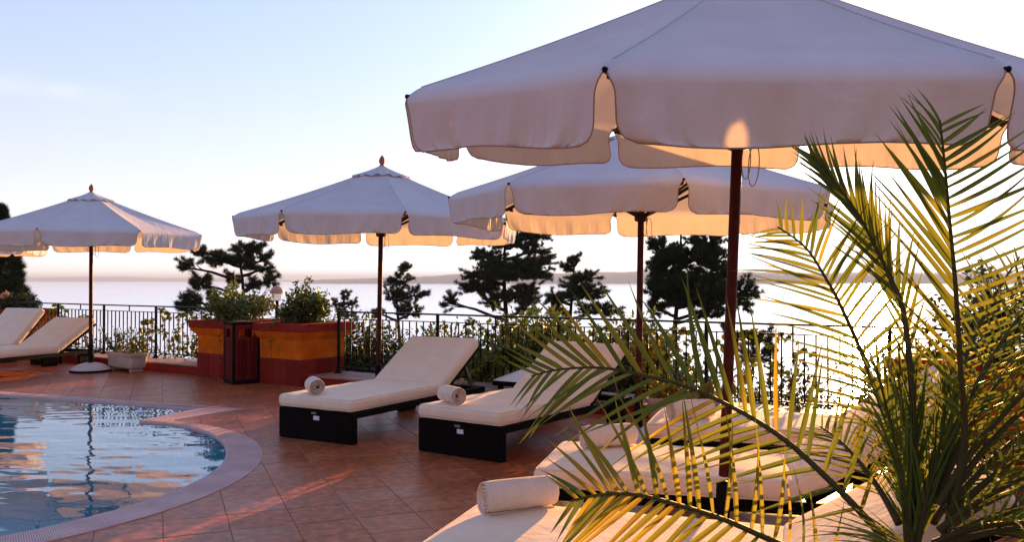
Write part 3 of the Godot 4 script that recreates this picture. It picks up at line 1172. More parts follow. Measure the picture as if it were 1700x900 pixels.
func vine(label: String, t0: float, t1: float, sd: int, dens: float, col: Color, hang := 0.0) -> void:
	# a climber wound through the bars of the railing
	var r := RandomNumberGenerator.new()
	r.seed = sd
	var base := tn((t0 + t1) * 0.5, 0.03, 0.15)
	var t := thing("climbing_vine", label, "vine", base, 0.0, "climbing vines on the railing")
	var where := []
	var cols := []
	var mb := MB.new()
	var n := int((t1 - t0) * 5.0 * dens)
	for k in n:
		var a := r.randf_range(t0, t1) - (t0 + t1) * 0.5
		var pts := [U * a + N * 0.1 + Vector3.UP * -0.12]
		var up := r.randf_range(0.4, 0.86)
		var slide := r.randf_range(-0.25, 0.25)
		for i in range(1, 9):
			var f := i / 8.0
			pts.append(U * (a + slide * f + 0.05 * sin(f * 9.0 + k)) + N * (0.04 * sin(f * 14.0 + k * 2.0)) + Vector3.UP * (up * f))
		# run along the rail at the top
		var sg := 1.0 if r.randf() < 0.5 else -1.0
		for i in range(1, 6):
			pts.append(pts[8] + U * sg * 0.07 * i + Vector3.UP * (0.02 * sin(i * 1.3) - 0.012 * i * i * hang) + N * 0.02 * sin(i * 2.0 + k))
		mb.tube(pts, [0.005, 0.0035], 4, false)
		for i in range(1, pts.size()):
			for j in 5:
				if r.randf() > 0.72:
					continue
				var p: Vector3 = pts[i - 1].lerp(pts[i], r.randf()) + Vector3(r.randf_range(-0.035, 0.035), r.randf_range(-0.03, 0.03), r.randf_range(-0.035, 0.035))
				var d := Vector3(r.randf_range(-1, 1), r.randf_range(-1.3, 0.2), r.randf_range(-1, 1))
				where.append(Transform3D(look_basis(d, r.randf() * TAU, r.randf_range(0.65, 1.3)), p))
				var b := r.randf_range(0.7, 1.5)
				cols.append(Color(col.r * b * r.randf_range(0.8, 1.5), col.g * b, col.b * b))
	obj("stem", mb.mesh(), M.stem, t)
	multi("foliage", leaf_mesh(0.058, 0.075, 0.35), M.leaf, where, cols, t)


func trailing(parent: Node3D, start: Vector3, out: Vector3, length: float, r: RandomNumberGenerator, where: Array, cols: Array, col: Color, mb: MB) -> void:
	var pts := [start, start + out * 0.06 + Vector3.UP * 0.03, start + out * 0.11 - Vector3.UP * 0.03]
	var m := int(length / 0.05)
	for i in m:
		pts.append(pts[2] + Vector3(r.randf_range(-0.012, 0.012), -0.05 * (i + 1), r.randf_range(-0.012, 0.012)))
	mb.tube(pts, [0.003], 4, false)
	for i in pts.size():
		for j in 2:
			if r.randf() < 0.3 + 0.4 * i / pts.size():
				continue
			where.append(Transform3D(look_basis(Vector3(r.randf_range(-1, 1), r.randf_range(-0.9, 0.1), r.randf_range(-1, 1)) + out * 0.5, r.randf() * TAU, r.randf_range(0.6, 1.1)), pts[i]))
			cols.append(col * r.randf_range(0.7, 1.3))


func planter_plant(called: String, label: String, at: Vector3, w: float, h: float, sd: int, flowers: int, trail: Array, col: Color) -> void:
	var r := RandomNumberGenerator.new()
	r.seed = sd
	var t := thing(called, label, "plant", at, 0.0, "bushy plants in the orange planters")
	var where := []
	var cols := []
	var mb := MB.new()
	var tips := []
	for k in 10:
		var a := TAU * k / 10.0 + r.randf() * 0.6
		var q := r.randf_range(0.10, 0.33)
		var o := Vector3(cos(a) * w * q, h * (r.randf_range(0.30, 0.62) - q * 0.6), sin(a) * w * q)
		var s := r.randf_range(0.15, 0.25)
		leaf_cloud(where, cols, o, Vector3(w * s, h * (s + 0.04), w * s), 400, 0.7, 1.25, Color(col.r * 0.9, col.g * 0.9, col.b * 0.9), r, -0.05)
	for k in 34:
		var a := r.randf() * TAU
		var ro := w * 0.5 * sqrt(r.randf())
		var hh := h * (1.0 - 0.55 * pow(ro / (w * 0.5), 2.0)) * r.randf_range(0.6, 1.12)
		var tip := Vector3(cos(a) * ro, hh, sin(a) * ro)
		var b0 := Vector3(cos(a) * ro * 0.35, 0, sin(a) * ro * 0.35)
		var mid := b0.lerp(tip, 0.55) + Vector3(0, 0.05, 0)
		mb.tube([b0, mid, tip], [0.008, 0.006, 0.002], 4, false)
		tips.append(tip)
		for i in 42:
			var f := r.randf_range(0.25, 1.0)
			var p := (b0.lerp(mid, f * 2.0) if f < 0.5 else mid.lerp(tip, f * 2.0 - 1.0)) + Vector3(r.randf_range(-0.05, 0.05), r.randf_range(-0.04, 0.04), r.randf_range(-0.05, 0.05))
			var d := Vector3(r.randf_range(-1, 1), r.randf_range(-0.7, 0.5), r.randf_range(-1, 1))
			where.append(Transform3D(look_basis(d, r.randf() * TAU, r.randf_range(0.6, 1.25)), p))
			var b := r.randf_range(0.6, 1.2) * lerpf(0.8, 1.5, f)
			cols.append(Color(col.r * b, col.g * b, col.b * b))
	for tr in trail:
		trailing(t, tr[0], tr[1], tr[2], r, where, cols, col * 1.1, mb)
	obj("stem", mb.mesh(), M.stem, t)
	multi("foliage", leaf_mesh(0.034, 0.062, 0.3), M.leaf, where, cols, t)
	if flowers > 0:
		where = []
		cols = []
		for k in flowers:
			var c: Vector3 = tips[r.randi() % tips.size()] + Vector3(r.randf_range(-0.04, 0.04), r.randf_range(-0.02, 0.06), r.randf_range(-0.04, 0.04))
			for i in 5:
				var a := TAU * i / 5.0
				where.append(Transform3D(look_basis(Vector3(cos(a), 0.5, sin(a)), 0.0, 1.0), c))
				cols.append(Color(0.75, 0.10, 0.16) * r.randf_range(0.7, 1.1))
		multi("blossom", leaf_mesh(0.022, 0.026, 0.1), M.petal, where, cols, t)


# ---------------------------------------------------------------- palm
func leaflet_mesh(droop: float, twist: float) -> Mesh:
	# unit blade along +z, half a unit wide each side, folded upwards at the midrib
	var mb := MB.new()
	var n := 8
	var rows := []
	for i in n + 1:
		var f := float(i) / n
		var w := 0.5 * pow(sin(PI * pow(lerpf(0.06, 1.0, f), 0.62)), 0.85) if i < n else 0.0
		w = maxf(w, 0.0) * (1.0 - 0.35 * f)
		var c := Vector3(0, -droop * f * f, f)
		var a := twist * f
		rows.append([c + Vector3(-w * cos(a), 0, 0) + Vector3(0, (0.022 - 0.03 * sin(a)) * w * 2.0, 0), c, c + Vector3(w * cos(a), 0, 0) + Vector3(0, (0.022 + 0.03 * sin(a)) * w * 2.0, 0)])
	for i in n:
		for k in 2:
			var p := [rows[i][k], rows[i][k + 1], rows[i + 1][k + 1], rows[i + 1][k]]
			if i < n - 1:
				mb.flat([p[0], p[1], p[2]], Vector3.UP)
				mb.flat([p[0], p[2], p[3]], Vector3.UP)
			else:
				mb.flat([p[0], p[1], rows[n][1]], Vector3.UP)
	return mb.mesh()


func catmull(p: Array, f: float) -> Vector3:
	var m := p.size() - 1
	var x := clampf(f, 0, 1) * m
	var i := mini(int(x), m - 1)
	var t := x - i
	var a: Vector3 = p[maxi(i - 1, 0)]
	var b: Vector3 = p[i]
	var c: Vector3 = p[i + 1]
	var d: Vector3 = p[mini(i + 2, m)]
	return 0.5 * ((2.0 * b) + (c - a) * t + (2.0 * a - 5.0 * b + 4.0 * c - d) * t * t + (3.0 * b - a - 3.0 * c + d) * t * t * t)


var blades := []


func frond(root: Node3D, path: Array, up: Vector3, pairs: int, first: float, lmax: float, angs: Array, single: bool, r: RandomNumberGenerator, dry: float, wid := 0.021) -> void:
	# path: the midrib from the crown to the tip (relative to the palm's base); up: the side its leaflets face
	var mb := MB.new()
	var pts := []
	var rad := []
	for i in 25:
		var f := i / 24.0
		pts.append(catmull(path, f))
		rad.append(lerpf(0.012, 0.0025, pow(f, 0.7)))
	mb.tube(pts, rad, 8)
	var fr := obj("frond", mb.mesh(), M.palm_rachis, root)
	var joined := [MB.new(), MB.new()]
	for s in [0, 1]:
		var sg := 1.0 if s == 0 else -1.0
		for i in pairs:
			var g: float = clampf((i + 0.25 * s + r.randf_range(-0.15, 0.15)) / pairs, 0.0, 1.0)
			var f := clampf(lerpf(first, 0.995, g), 0, 0.995)
			var p := catmull(path, f)
			var tg: Vector3 = (catmull(path, minf(f + 0.02, 1.0)) - catmull(path, maxf(f - 0.02, 0.0))).normalized()
			var nn := (up - tg * up.dot(tg)).normalized()
			var sd := tg.cross(nn) * sg
			var an: float = deg_to_rad(lerpf(angs[s * 2], angs[s * 2 + 1], g) + r.randf_range(-5, 5))
			var lift := deg_to_rad(18.0 + r.randf_range(-9, 9)) * (1.0 if i % 2 == 0 else 0.45)
			var out := (tg * cos(an) + (sd * cos(lift) + nn * sin(lift)) * sin(an)).normalized()
			var ln_: float = lmax * (0.55 + 0.45 * sin(PI * pow(g, 0.75))) * (1.0 - 0.42 * smoothstep(0.7, 1.0, g)) * r.randf_range(0.9, 1.08)
			var ln := (nn * cos(lift) - sd * sin(lift))
			ln = (ln - out * ln.dot(out)).normalized()
			# gravity bends the blade: turn its bending plane towards the ground a little
			var dn := (Vector3.UP - out * Vector3.UP.dot(out))
			ln = (ln + dn.normalized() * 0.35 * (1.0 if ln.dot(dn) > 0.0 else -1.0)).normalized()
			var ax := ln.cross(out).normalized()
			var w := wid * r.randf_range(0.85, 1.15) * (0.75 + 0.25 * sin(PI * g))
			var bas := Basis(ax * w, ln * ln_, out * ln_)
			var b := r.randi() % blades.size()
			var c := r.randi() % 3
			if r.randf() < dry:
				c = 4 if r.randf() < 0.22 + 0.4 * (g - 0.5) else 3
			if single:
				var o := obj("leaflet", blades[b], M["palm_%d" % c], fr)
				o.transform = Transform3D(bas, p)
			else:
				add_mesh(joined[0 if c < 2 else 1], blades[b], Transform3D(bas, p))
	if not single:
		for k in 2:
			if joined[k].v.size():
				var o := obj("leaflets", joined[k].mesh(), M["palm_%d" % (k * 2 if dry < 0.2 else k * 3)], fr)
				o.set_meta("kind", "stuff")


func add_mesh(mb: MB, m: Mesh, x: Transform3D) -> void:
	var a := m.surface_get_arrays(0)
	var o := mb.v.size()
	var nb := x.basis.inverse().transposed()
	for i in a[Mesh.ARRAY_VERTEX].size():
		mb.vert(x * a[Mesh.ARRAY_VERTEX][i], (nb * a[Mesh.ARRAY_NORMAL][i]).normalized())
	for i in a[Mesh.ARRAY_INDEX]:
		mb.idx.append(o + i)


func palm() -> void:
	var base := Vector3(1.10, 0.0, -2.40)
	var pot := MB.new()
	pot.lathe([[0.0, 0.0], [0.20, 0.0], [0.20, 0.0], [0.27, 0.40], [0.27, 0.40], [0.295, 0.405], [0.30, 0.45], [0.29, 0.47], [0.265, 0.47], [0.255, 0.42], [0.255, 0.42], [0.0, 0.42]], 40)
	var pt := thing("palm_pot", "round terracotta pot holding the potted palm at the right front", "plant pot", base)
	obj("pot", pot.mesh(), M.terracotta_pot, pt)
	var so := MB.new()
	so.lathe([[0.252, 0.424], [0.15, 0.435], [0.0, 0.44]], 24)
	obj("soil", so.mesh(), M.soil, pt)
	var t := thing("palm", "green feathery date palm in the right foreground, its fronds spread before the loungers", "palm", base + Vector3(0, 0.435, 0))
	var o3 := t.position
	var r := RandomNumberGenerator.new()
	r.seed = 77
	for d in [[0.05, 0.15], [0.16, -0.2], [0.28, 0.1], [0.10, 0.3]]:
		blades.append(leaflet_mesh(d[0], d[1]))
	var tr := MB.new()
	tr.lathe([[0.0, -0.02], [0.10, -0.01], [0.12, 0.08], [0.105, 0.18], [0.09, 0.26], [0.05, 0.32], [0.0, 0.34]], 16)
	obj("trunk", tr.mesh(), M.palm_fibre, t)
	var rel := func(l: Array) -> Array:
		var out := []
		for p in l:
			out.append(p - o3)
		return out
	# the five fronds that show largest
	frond(t, rel.call([Vector3(1.059, 0.735, -2.40), Vector3(0.963, 0.851, -2.40), Vector3(0.823, 0.998, -2.45), Vector3(0.734, 1.071, -2.48), Vector3(0.634, 1.130, -2.52), Vector3(0.510, 1.184, -2.56), Vector3(0.343, 1.222, -2.62), Vector3(0.245, 1.231, -2.65), Vector3(0.137, 1.221, -2.68), Vector3(0.06, 1.20, -2.70)]), Vector3(0, 0.25, 1), 27, 0.12, 0.38, [62, 34, 62, 36], true, r, 0.05, 0.019)
	frond(t, rel.call([Vector3(1.025, 0.732, -2.36), Vector3(0.841, 0.751, -2.30), Vector3(0.669, 0.832, -2.22), Vector3(0.531, 0.899, -2.18), Vector3(0.406, 0.947, -2.14), Vector3(0.30, 0.982, -2.10), Vector3(0.215, 0.988, -2.08), Vector3(0.14, 0.978, -2.06)]), Vector3(0, 0.3, 1), 24, 0.15, 0.30, [76, 46, 60, 34], true, r, 0.8, 0.016)
	frond(t, rel.call([Vector3(1.093, 0.762, -2.42), Vector3(1.086, 1.010, -2.46), Vector3(1.064, 1.107, -2.50), Vector3(1.024, 1.270, -2.55), Vector3(0.975, 1.423, -2.60), Vector3(0.949, 1.498, -2.64), Vector3(0.900, 1.596, -2.68), Vector3(0.826, 1.662, -2.72)]), Vector3(-0.2, 0.1, 1), 28, 0.22, 0.30, [70, 42, 60, 38], true, r, 0.05, 0.0145)
	frond(t, rel.call([Vector3(1.118, 0.762, -2.42), Vector3(1.119, 1.101, -2.44), Vector3(1.104, 1.388, -2.46), Vector3(1.074, 1.498, -2.48), Vector3(1.043, 1.583, -2.50), Vector3(0.999, 1.684, -2.52), Vector3(0.934, 1.786, -2.54), Vector3(0.88, 1.86, -2.56)]), Vector3(-0.5, 0.3, 0.6), 26, 0.2, 0.26, [24, 10, 24, 10], true, r, 0.02, 0.0155)
	frond(t, rel.call([Vector3(1.175, 0.752, -2.40), Vector3(1.206, 1.053, -2.34), Vector3(1.167, 1.275, -2.28), Vector3(1.135, 1.486, -2.24), Vector3(1.112, 1.633, -2.22), Vector3(1.090, 1.78, -2.20), Vector3(1.078, 1.90, -2.20)]), Vector3(0.05, 0.05, 1), 29, 0.2, 0.34, [84, 62, 42, 22], true, r, 0.03, 0.0155)
	# the rest of the crown
	var c := Vector3(1.10, 0.74, -2.40) - o3
	var i := 0
	for q in [[72, 64, 0.92], [88, 48, 0.75], [104, 34, 0.65], [66, 26, 0.70], [112, 14, 0.6], [58, 8, 0.62], [84, 2, 0.6], [40, 50, 0.62], [24, 36, 0.60], [50, 32, 0.68], [-8, 44, 0.50], [10, 62, 0.62], [32, 20, 0.6], [80, 73, 0.95], [98, 62, 0.85], [56, 72, 0.86], [112, 68, 0.8], [70, 45, 0.8], [90, 20, 0.6], [150, 40, 0.40], [-150, 28, 0.38], [120, 52, 0.5]]:
		# azimuth from straight ahead towards the right, elevation, length
		var az := deg_to_rad(q[0])
		var el := deg_to_rad(q[1])
		var h := Vector3(sin(az), 0, -cos(az))
		var path := []
		for k in 6:
			var f := k / 5.0
			var e := el - f * deg_to_rad(34.0)
			path.append((c if k == 0 else path[k - 1]) + (h * cos(e) + Vector3.UP * sin(e)) * q[2] / 5.0)
		var up := (Vector3.UP * cos(el - 0.3) - h * sin(el - 0.3)).rotated(h, r.randf_range(-0.5, 0.5))
		frond(t, path, up, 21, 0.18, 0.27, [58, 32, 58, 32], false, r, 0.06 if i % 5 else 0.3, 0.0108)
		i += 1
	# young spears, still half folded
	for k in 5:
		var h := Vector3(r.randf_range(-0.3, 0.35), 1.0, r.randf_range(-0.2, 0.3)).normalized()
		var path := [c, c + h * 0.15, c + h * 0.32 + Vector3(0.01, 0, 0), c + h * (0.45 + 0.03 * k)]
		frond(t, path, Vector3(0.3, 0.2, 1), 12, 0.12, 0.28, [16, 9, 16, 9], false, r, 0.0, 0.014)


# ---------------------------------------------------------------- pool and terrace
var pool_in := PackedVector2Array()
var pool_out := PackedVector2Array()


func pool_shape() -> void:
	# matched pairs of points (X, distance ahead): water's edge and outer edge of the coping
	var a := [[-9.0, 12.35, -9.0, 12.56], [-7.0, 11.52, -7.0, 11.71], [-5.2, 10.77, -5.1, 10.92], [-3.62, 10.11, -3.10, 10.08], [-3.80, 9.62, -3.36, 9.66], [-3.93, 9.24, -3.58, 9.24]]
	for p in a:
		pool_in.append(Vector2(p[0], p[1]))
		pool_out.append(Vector2(p[2], p[3]))
	var c := Vector2(-4.72, 6.72)
	for i in 61:
		var f := i / 60.0
		var w := deg_to_rad(lerpf(70.0, -100.0, f))
		var d := Vector2(cos(w), sin(w))
		var fl := 0.24 * smoothstep(0.32, 0.0, f)
		pool_in.append(c + d * (2.40 + fl))
		var w2 := deg_to_rad(lerpf(64.0, -100.0, f))
		pool_out.append(c + Vector2(cos(w2), sin(w2)) * (2.70 + 0.04 * smoothstep(0.3, 0.0, f)))
	pool_in.append(Vector2(-9.0, 4.33))
	pool_out.append(Vector2(-9.0, 4.03))


func pool() -> void:
	pool_shape()
	var n := pool_in.size()
	var mb := MB.new()
	var top := 0.005
	var run := 0.0
	for i in n - 1:
		var p := [pool_in[i], pool_out[i], pool_out[i + 1], pool_in[i + 1]]
		var l: float = (p[0] + p[1]).distance_to(p[2] + p[3]) * 0.5
		var q := []
		for k in 4:
			q.append(mb.vert(Vector3(p[k].x, top, -p[k].y), Vector3.UP, Vector2((run if k < 2 else run + l) * 18.0, 0.0 if k == 0 or k == 3 else 1.0)))
		mb.tri(q[0], q[1], q[2])
		mb.tri(q[0], q[2], q[3])
		# the lip on both sides
		for e in [[pool_in[i], pool_in[i + 1], -0.03], [pool_out[i], pool_out[i + 1], -0.01]]:
			var a := Vector3(e[0].x, 0, -e[0].y)
			var b := Vector3(e[1].x, 0, -e[1].y)
			var o := (b - a).cross(Vector3.UP) * (1.0 if e[2] < -0.02 else -1.0)
			mb.flat([a + Vector3.UP * top, b + Vector3.UP * top, b + Vector3.UP * e[2], a + Vector3.UP * e[2]], o)
		run += l
	struct("pool_coping", mb.mesh(), M.coping)
	mb = MB.new()
	mb.skirt(pool_in, -0.025, -1.35, -1.0)
	mb.poly(pool_in, -1.35)
	struct("pool_basin", mb.mesh(), M.pool_mosaic)
	# a bench under water round the curved end
	mb = MB.new()
	var c := Vector2(-4.72, 6.72)
	var i0 := 10
	for i in range(i0, n - 3):
		var a := pool_in[i]
		var b := pool_in[i + 1]
		var a2 := a.move_toward(c, 0.42)
		var b2 := b.move_toward(c, 0.42)
		mb.flat([Vector3(a.x, -0.42, -a.y), Vector3(b.x, -0.42, -b.y), Vector3(b2.x, -0.42, -b2.y), Vector3(a2.x, -0.42, -a2.y)], Vector3.UP)
		mb.flat([Vector3(a2.x, -0.42, -a2.y), Vector3(b2.x, -0.42, -b2.y), Vector3(b2.x, -1.34, -b2.y), Vector3(a2.x, -1.34, -a2.y)], Vector3(c.x - a2.x, 0, a2.y - c.y))
	struct("pool_bench", mb.mesh(), M.pool_mosaic)
	# water with small real waves
	var waves := []
	var r := RandomNumberGenerator.new()
	r.seed = 12
	for k in 22:
		var wl := lerpf(0.12, 0.80, pow(r.randf(), 2.2))
		var an := r.randfn(0.22, 0.30)
		waves.append([Vector2(sin(an), cos(an)) * TAU / wl, r.randf() * TAU, wl * 0.00085])
	var patch := noise(0.35, 4, 2)
	var hf := func(x: float, z: float) -> float:
		var s := 0.0
		for w in waves:
			s += sin(w[0].x * x + w[0].y * z + w[1]) * w[2]
		return s * (0.75 + 0.6 * patch.get_noise_2d(x, z))
	mb = MB.new()
	var step := 0.032
	var wide := Geometry2D.offset_polygon(pool_in, 0.10)[0]
	var grid := {}
	for j in int(8.4 / step):
		for i in int(6.9 / step):
			var x := -9.0 + i * step
			var z := 4.25 + j * step
			if not Geometry2D.is_point_in_polygon(Vector2(x, z), wide):
				continue
			var e := 0.004
			var y: float = hf.call(x, z)
			var nn := Vector3(-(hf.call(x + e, z) - y) / e, 1.0, (hf.call(x, z + e) - y) / e).normalized()
			grid[Vector2i(i, j)] = mb.vert(Vector3(x, -0.016 + y, -z), nn)
	for k in grid:
		var a = grid.get(k + Vector2i(1, 0), -1)
		var b = grid.get(k + Vector2i(1, 1), -1)
		var d = grid.get(k + Vector2i(0, 1), -1)
		if a >= 0 and b >= 0 and d >= 0:
			mb.tri(grid[k], a, b)
			mb.tri(grid[k], b, d)
	struct("pool_water", mb.mesh(), M.pool_water)
	var fl := thing("floating_dispenser", "small white float drifting in the far corner of the pool", "float", Vector3(-4.22, -0.016, -9.95))
	fl.scale = Vector3.ONE * 0.55
	mb = MB.new()
	mb.lathe([[0.0, -0.05], [0.045, -0.05], [0.05, -0.01], [0.075, 0.0], [0.078, 0.012], [0.05, 0.02], [0.045, 0.045], [0.03, 0.055], [0.0, 0.057]], 20)
	obj("body", mb.mesh(), M.tag_white, fl)


func tile_prism(pts: PackedVector2Array, y: float) -> MB:
	var mb := MB.new()
	mb.poly(pts, y)
	mb.skirt(pts, y, y - 0.012)
	return mb


func terrace() -> void:
	var edge := PackedVector2Array([tn2(-9.0, -0.44), tn2(17.6, -0.44), Vector2(9.8, 0.0), Vector2(9.8, -7.0), Vector2(-15.0, -7.0), Vector2(-15.0, 18.0)])
	var hole: PackedVector2Array = Geometry2D.offset_polygon(pool_out, -0.03)[0]
	var slab := MB.new()
	for half in [PackedVector2Array([Vector2(-40, -40), Vector2(-5.0, -40), Vector2(-5.0, 40), Vector2(-40, 40)]), PackedVector2Array([Vector2(-5.0, -40), Vector2(40, -40), Vector2(40, 40), Vector2(-5.0, 40)])]:
		for a in Geometry2D.intersect_polygons(edge, half):
			for b in Geometry2D.clip_polygons(a, hole):
				slab.poly(b, -0.0045)
	var floor := struct("terrace_floor", slab.mesh(), M.grout)
	var da := Vector2(-0.3714, 0.9285)
	var db := Vector2(0.9285, 0.3714)
	var o := Vector2(-1.95, 5.91)
	var size := 0.375
	var half_t := size * 0.5 - 0.0024
	var r := RandomNumberGenerator.new()
	r.seed = 9
	var box := MB.new()
	box.box(Vector3(0, -0.006, 0), Vector3(half_t * 2, 0.012, half_t * 2), 0.0018)
	var bm := box.mesh()
	var near := []
	var far := []
	var cols := []
	var cut := MB.new()
	var turn := Basis(Vector3(db.x, 0, -db.y), Vector3.UP, Vector3(-da.x, 0, da.y))
	for i in range(-60, 60):
		for j in range(-60, 60):
			var c := o + da * size * (i + 0.5) + db * size * (j + 0.5)
			if c.y < -6.5 or c.y > 20.0 or c.x < -15.0 or c.x > 10.0:
				continue
			var q := PackedVector2Array([c - da * half_t - db * half_t, c - da * half_t + db * half_t, c + da * half_t + db * half_t, c + da * half_t - db * half_t])
			var got := []
			for a in Geometry2D.intersect_polygons(q, edge):
				for b in Geometry2D.clip_polygons(a, hole):
					got.append(b)
			if got.is_empty():
				continue
			var whole: bool = got.size() == 1 and absf(poly_area(got[0]) - half_t * half_t * 4.0) < 1e-4
			var y := r.randf_range(-0.0012, 0.0008)
			var shown := c.y > 3.2 and absf(c.x) < 0.62 * c.y + 0.3
			if shown and c.y < 13.0 and c.x > -8.5:
				near.append([c.length(), c, got, whole, y, r.randi() % 6])
			elif whole:
				far.append(Transform3D(turn * Basis(Vector3.RIGHT, r.randf_range(-0.002, 0.002)), Vector3(c.x, y, -c.y)))
				cols.append(tile_tone(r))
			else:
				for b in got:
					cut.poly(b, y)
	near.sort_custom(func(a, b): return a[0] < b[0])
	for k in near.size():
		var e: Array = near[k]
		var c: Vector2 = e[1]
		if k < 290:
			if e[3]:
				var t := obj("tile", bm, M["tile_%d" % e[5]], floor)
				t.transform = Transform3D(turn * Basis(Vector3.RIGHT, r.randf_range(-0.003, 0.003)) * Basis(Vector3.BACK, r.randf_range(-0.003, 0.003)), Vector3(c.x, e[4], -c.y))
			else:
				var mb := MB.new()
				for b in e[2]:
					mb.poly(b, e[4])
					mb.skirt(b, e[4], e[4] - 0.012)
				obj("tile", mb.mesh(), M["tile_%d" % e[5]], floor)
		elif e[3]:
			far.append(Transform3D(turn, Vector3(c.x, e[4], -c.y)))
			cols.append(tile_tone(r))
		else:
			for b in e[2]:
				cut.poly(b, e[4])
	multi("far_tiles", bm, M.tile_many, far, cols, floor)
	var ct := obj("cut_tiles", cut.mesh(), M.tile_1, floor)
	ct.set_meta("kind", "stuff")
	# the kerb that carries the railing: red face, pale top slabs
	var L := 26.0
	var turn_u := Basis(U, Vector3.UP, -N)
	var kb := MB.new()
	kb.box(tn(4.0, -0.10, -1.19), Vector3(L, 2.62, 0.66), 0.004, turn_u)
	struct("kerb_wall", kb.mesh(), M.red_rim)
	var cap := MB.new()
	cap.box(Vector3.ZERO, Vector3(0.592, 0.026, 0.70), 0.004)
	var cm := cap.mesh()
	var kerb := struct("kerb", kb.mesh(), M.red_rim)
	kerb.mesh = MB_strip(L).mesh()
	kerb.material_override = M.grout
	for k in int(L / 0.6):
		var sl := obj("kerb_slab", cm, M.kerb_top, kerb)
		sl.transform = Transform3D(turn_u, tn(-8.7 + k * 0.6, -0.10, 0.139))


func MB_strip(L: float) -> MB:
	# mortar bed under the slabs of the kerb
	var mb := MB.new()
	mb.box(tn(4.0, -0.10, 0.1235), Vector3(L - 0.02, 0.005, 0.64), 0.0, Basis(U, Vector3.UP, -N))
	return mb


func poly_area(p: PackedVector2Array) -> float:
	var s := 0.0
	for i in p.size():
		s += p[i].cross(p[(i + 1) % p.size()])
	return absf(s) * 0.5


func tile_tone(r: RandomNumberGenerator) -> Color:
	var b := r.randf_range(0.86, 1.12)
	return Color(0.625 * b, 0.178 * b * r.randf_range(0.92, 1.08), 0.060 * b)


# ---------------------------------------------------------------- planters, bin, troughs, lamps
func orange_planter(t0: float, n0: float, w: float, d: float, label: String) -> void:
	# local x runs along U, local z towards the viewer (-N); origin at the middle of the foot
	var t := thing("planter", label, "planter", tn(t0 + w * 0.5, n0 + d * 0.5), atan2(-U.z, U.x), "orange planters with red bases")
	var H0 := 0.37
	var mb := MB.new()
	mb.box(Vector3(0, 0.185, 0), Vector3(w - 0.012, 0.37, d - 0.012))
	var base := obj("base", mb.mesh(), M.grout, t)
	for f in 4:
		var along := w if f % 2 == 0 else d
		var away := (d if f % 2 == 0 else w) * 0.5
		var m := 3
		var bas := Basis(Vector3.UP, f * PI / 2)
		for k in m:
			mb = MB.new()
			var tw := along / m
			mb.box(bas * Vector3(-along * 0.5 + tw * (k + 0.5), 0.187, away - 0.004), Vector3(tw - 0.008, 0.362, 0.012), 0.002, bas)
			obj("tile", mb.mesh(), M["red_tile_%d" % ((k + f) % 3)], base)
	mb = MB.new()
	mb.box(Vector3(0, (H0 + 0.76) * 0.5, 0), Vector3(w - 0.01, 0.76 - H0 - 0.002, d - 0.01), 0.006)
	obj("body", mb.mesh(), M.orange_plaster, t)
	# stepped cornice flaring out under the rim
	var prof := [[0.0, 0.640], [0.006, 0.645], [0.012, 0.652], [0.012, 0.664], [0.024, 0.668], [0.040, 0.690], [0.050, 0.716], [0.055, 0.720], [0.055, 0.734], [0.075, 0.738], [0.082, 0.758]]
	mb = MB.new()
	for i in prof.size() - 1:
		var p: Array = prof[i]
		var q: Array = prof[i + 1]
		for f in 4:
			var bas := Basis(Vector3.UP, f * PI / 2)
			var al := (w if f % 2 == 0 else d) * 0.5
			var aw := (d if f % 2 == 0 else w) * 0.5
			mb.flat([bas * Vector3(-al - p[0], p[1], aw + p[0]), bas * Vector3(al + p[0], p[1], aw + p[0]), bas * Vector3(al + q[0], q[1], aw + q[0]), bas * Vector3(-al - q[0], q[1], aw + q[0])], bas * Vector3(0, -0.3, 1))
	obj("cornice", mb.mesh(), M.orange_plaster, t)
	mb = MB.new()
	var rw := 0.14
	for f in 4:
		var bas := Basis(Vector3.UP, f * PI / 2)
		var al := (w if f % 2 == 0 else d) * 0.5 + 0.09
		var aw := (d if f % 2 == 0 else w) * 0.5 + 0.09
		var span := al * 2.0 if f % 2 == 0 else al * 2.0 - rw * 2.0
		mb.box(bas * Vector3(0, 0.815, aw - rw * 0.5), Vector3(span, 0.114, rw), 0.006, bas)
	obj("rim", mb.mesh(), M.red_rim, t)
	mb = MB.new()
	mb.box(Vector3(0, 0.80, 0), Vector3(w - 0.10, 0.06, d - 0.10))
	obj("soil", mb.mesh(), M.soil, t)


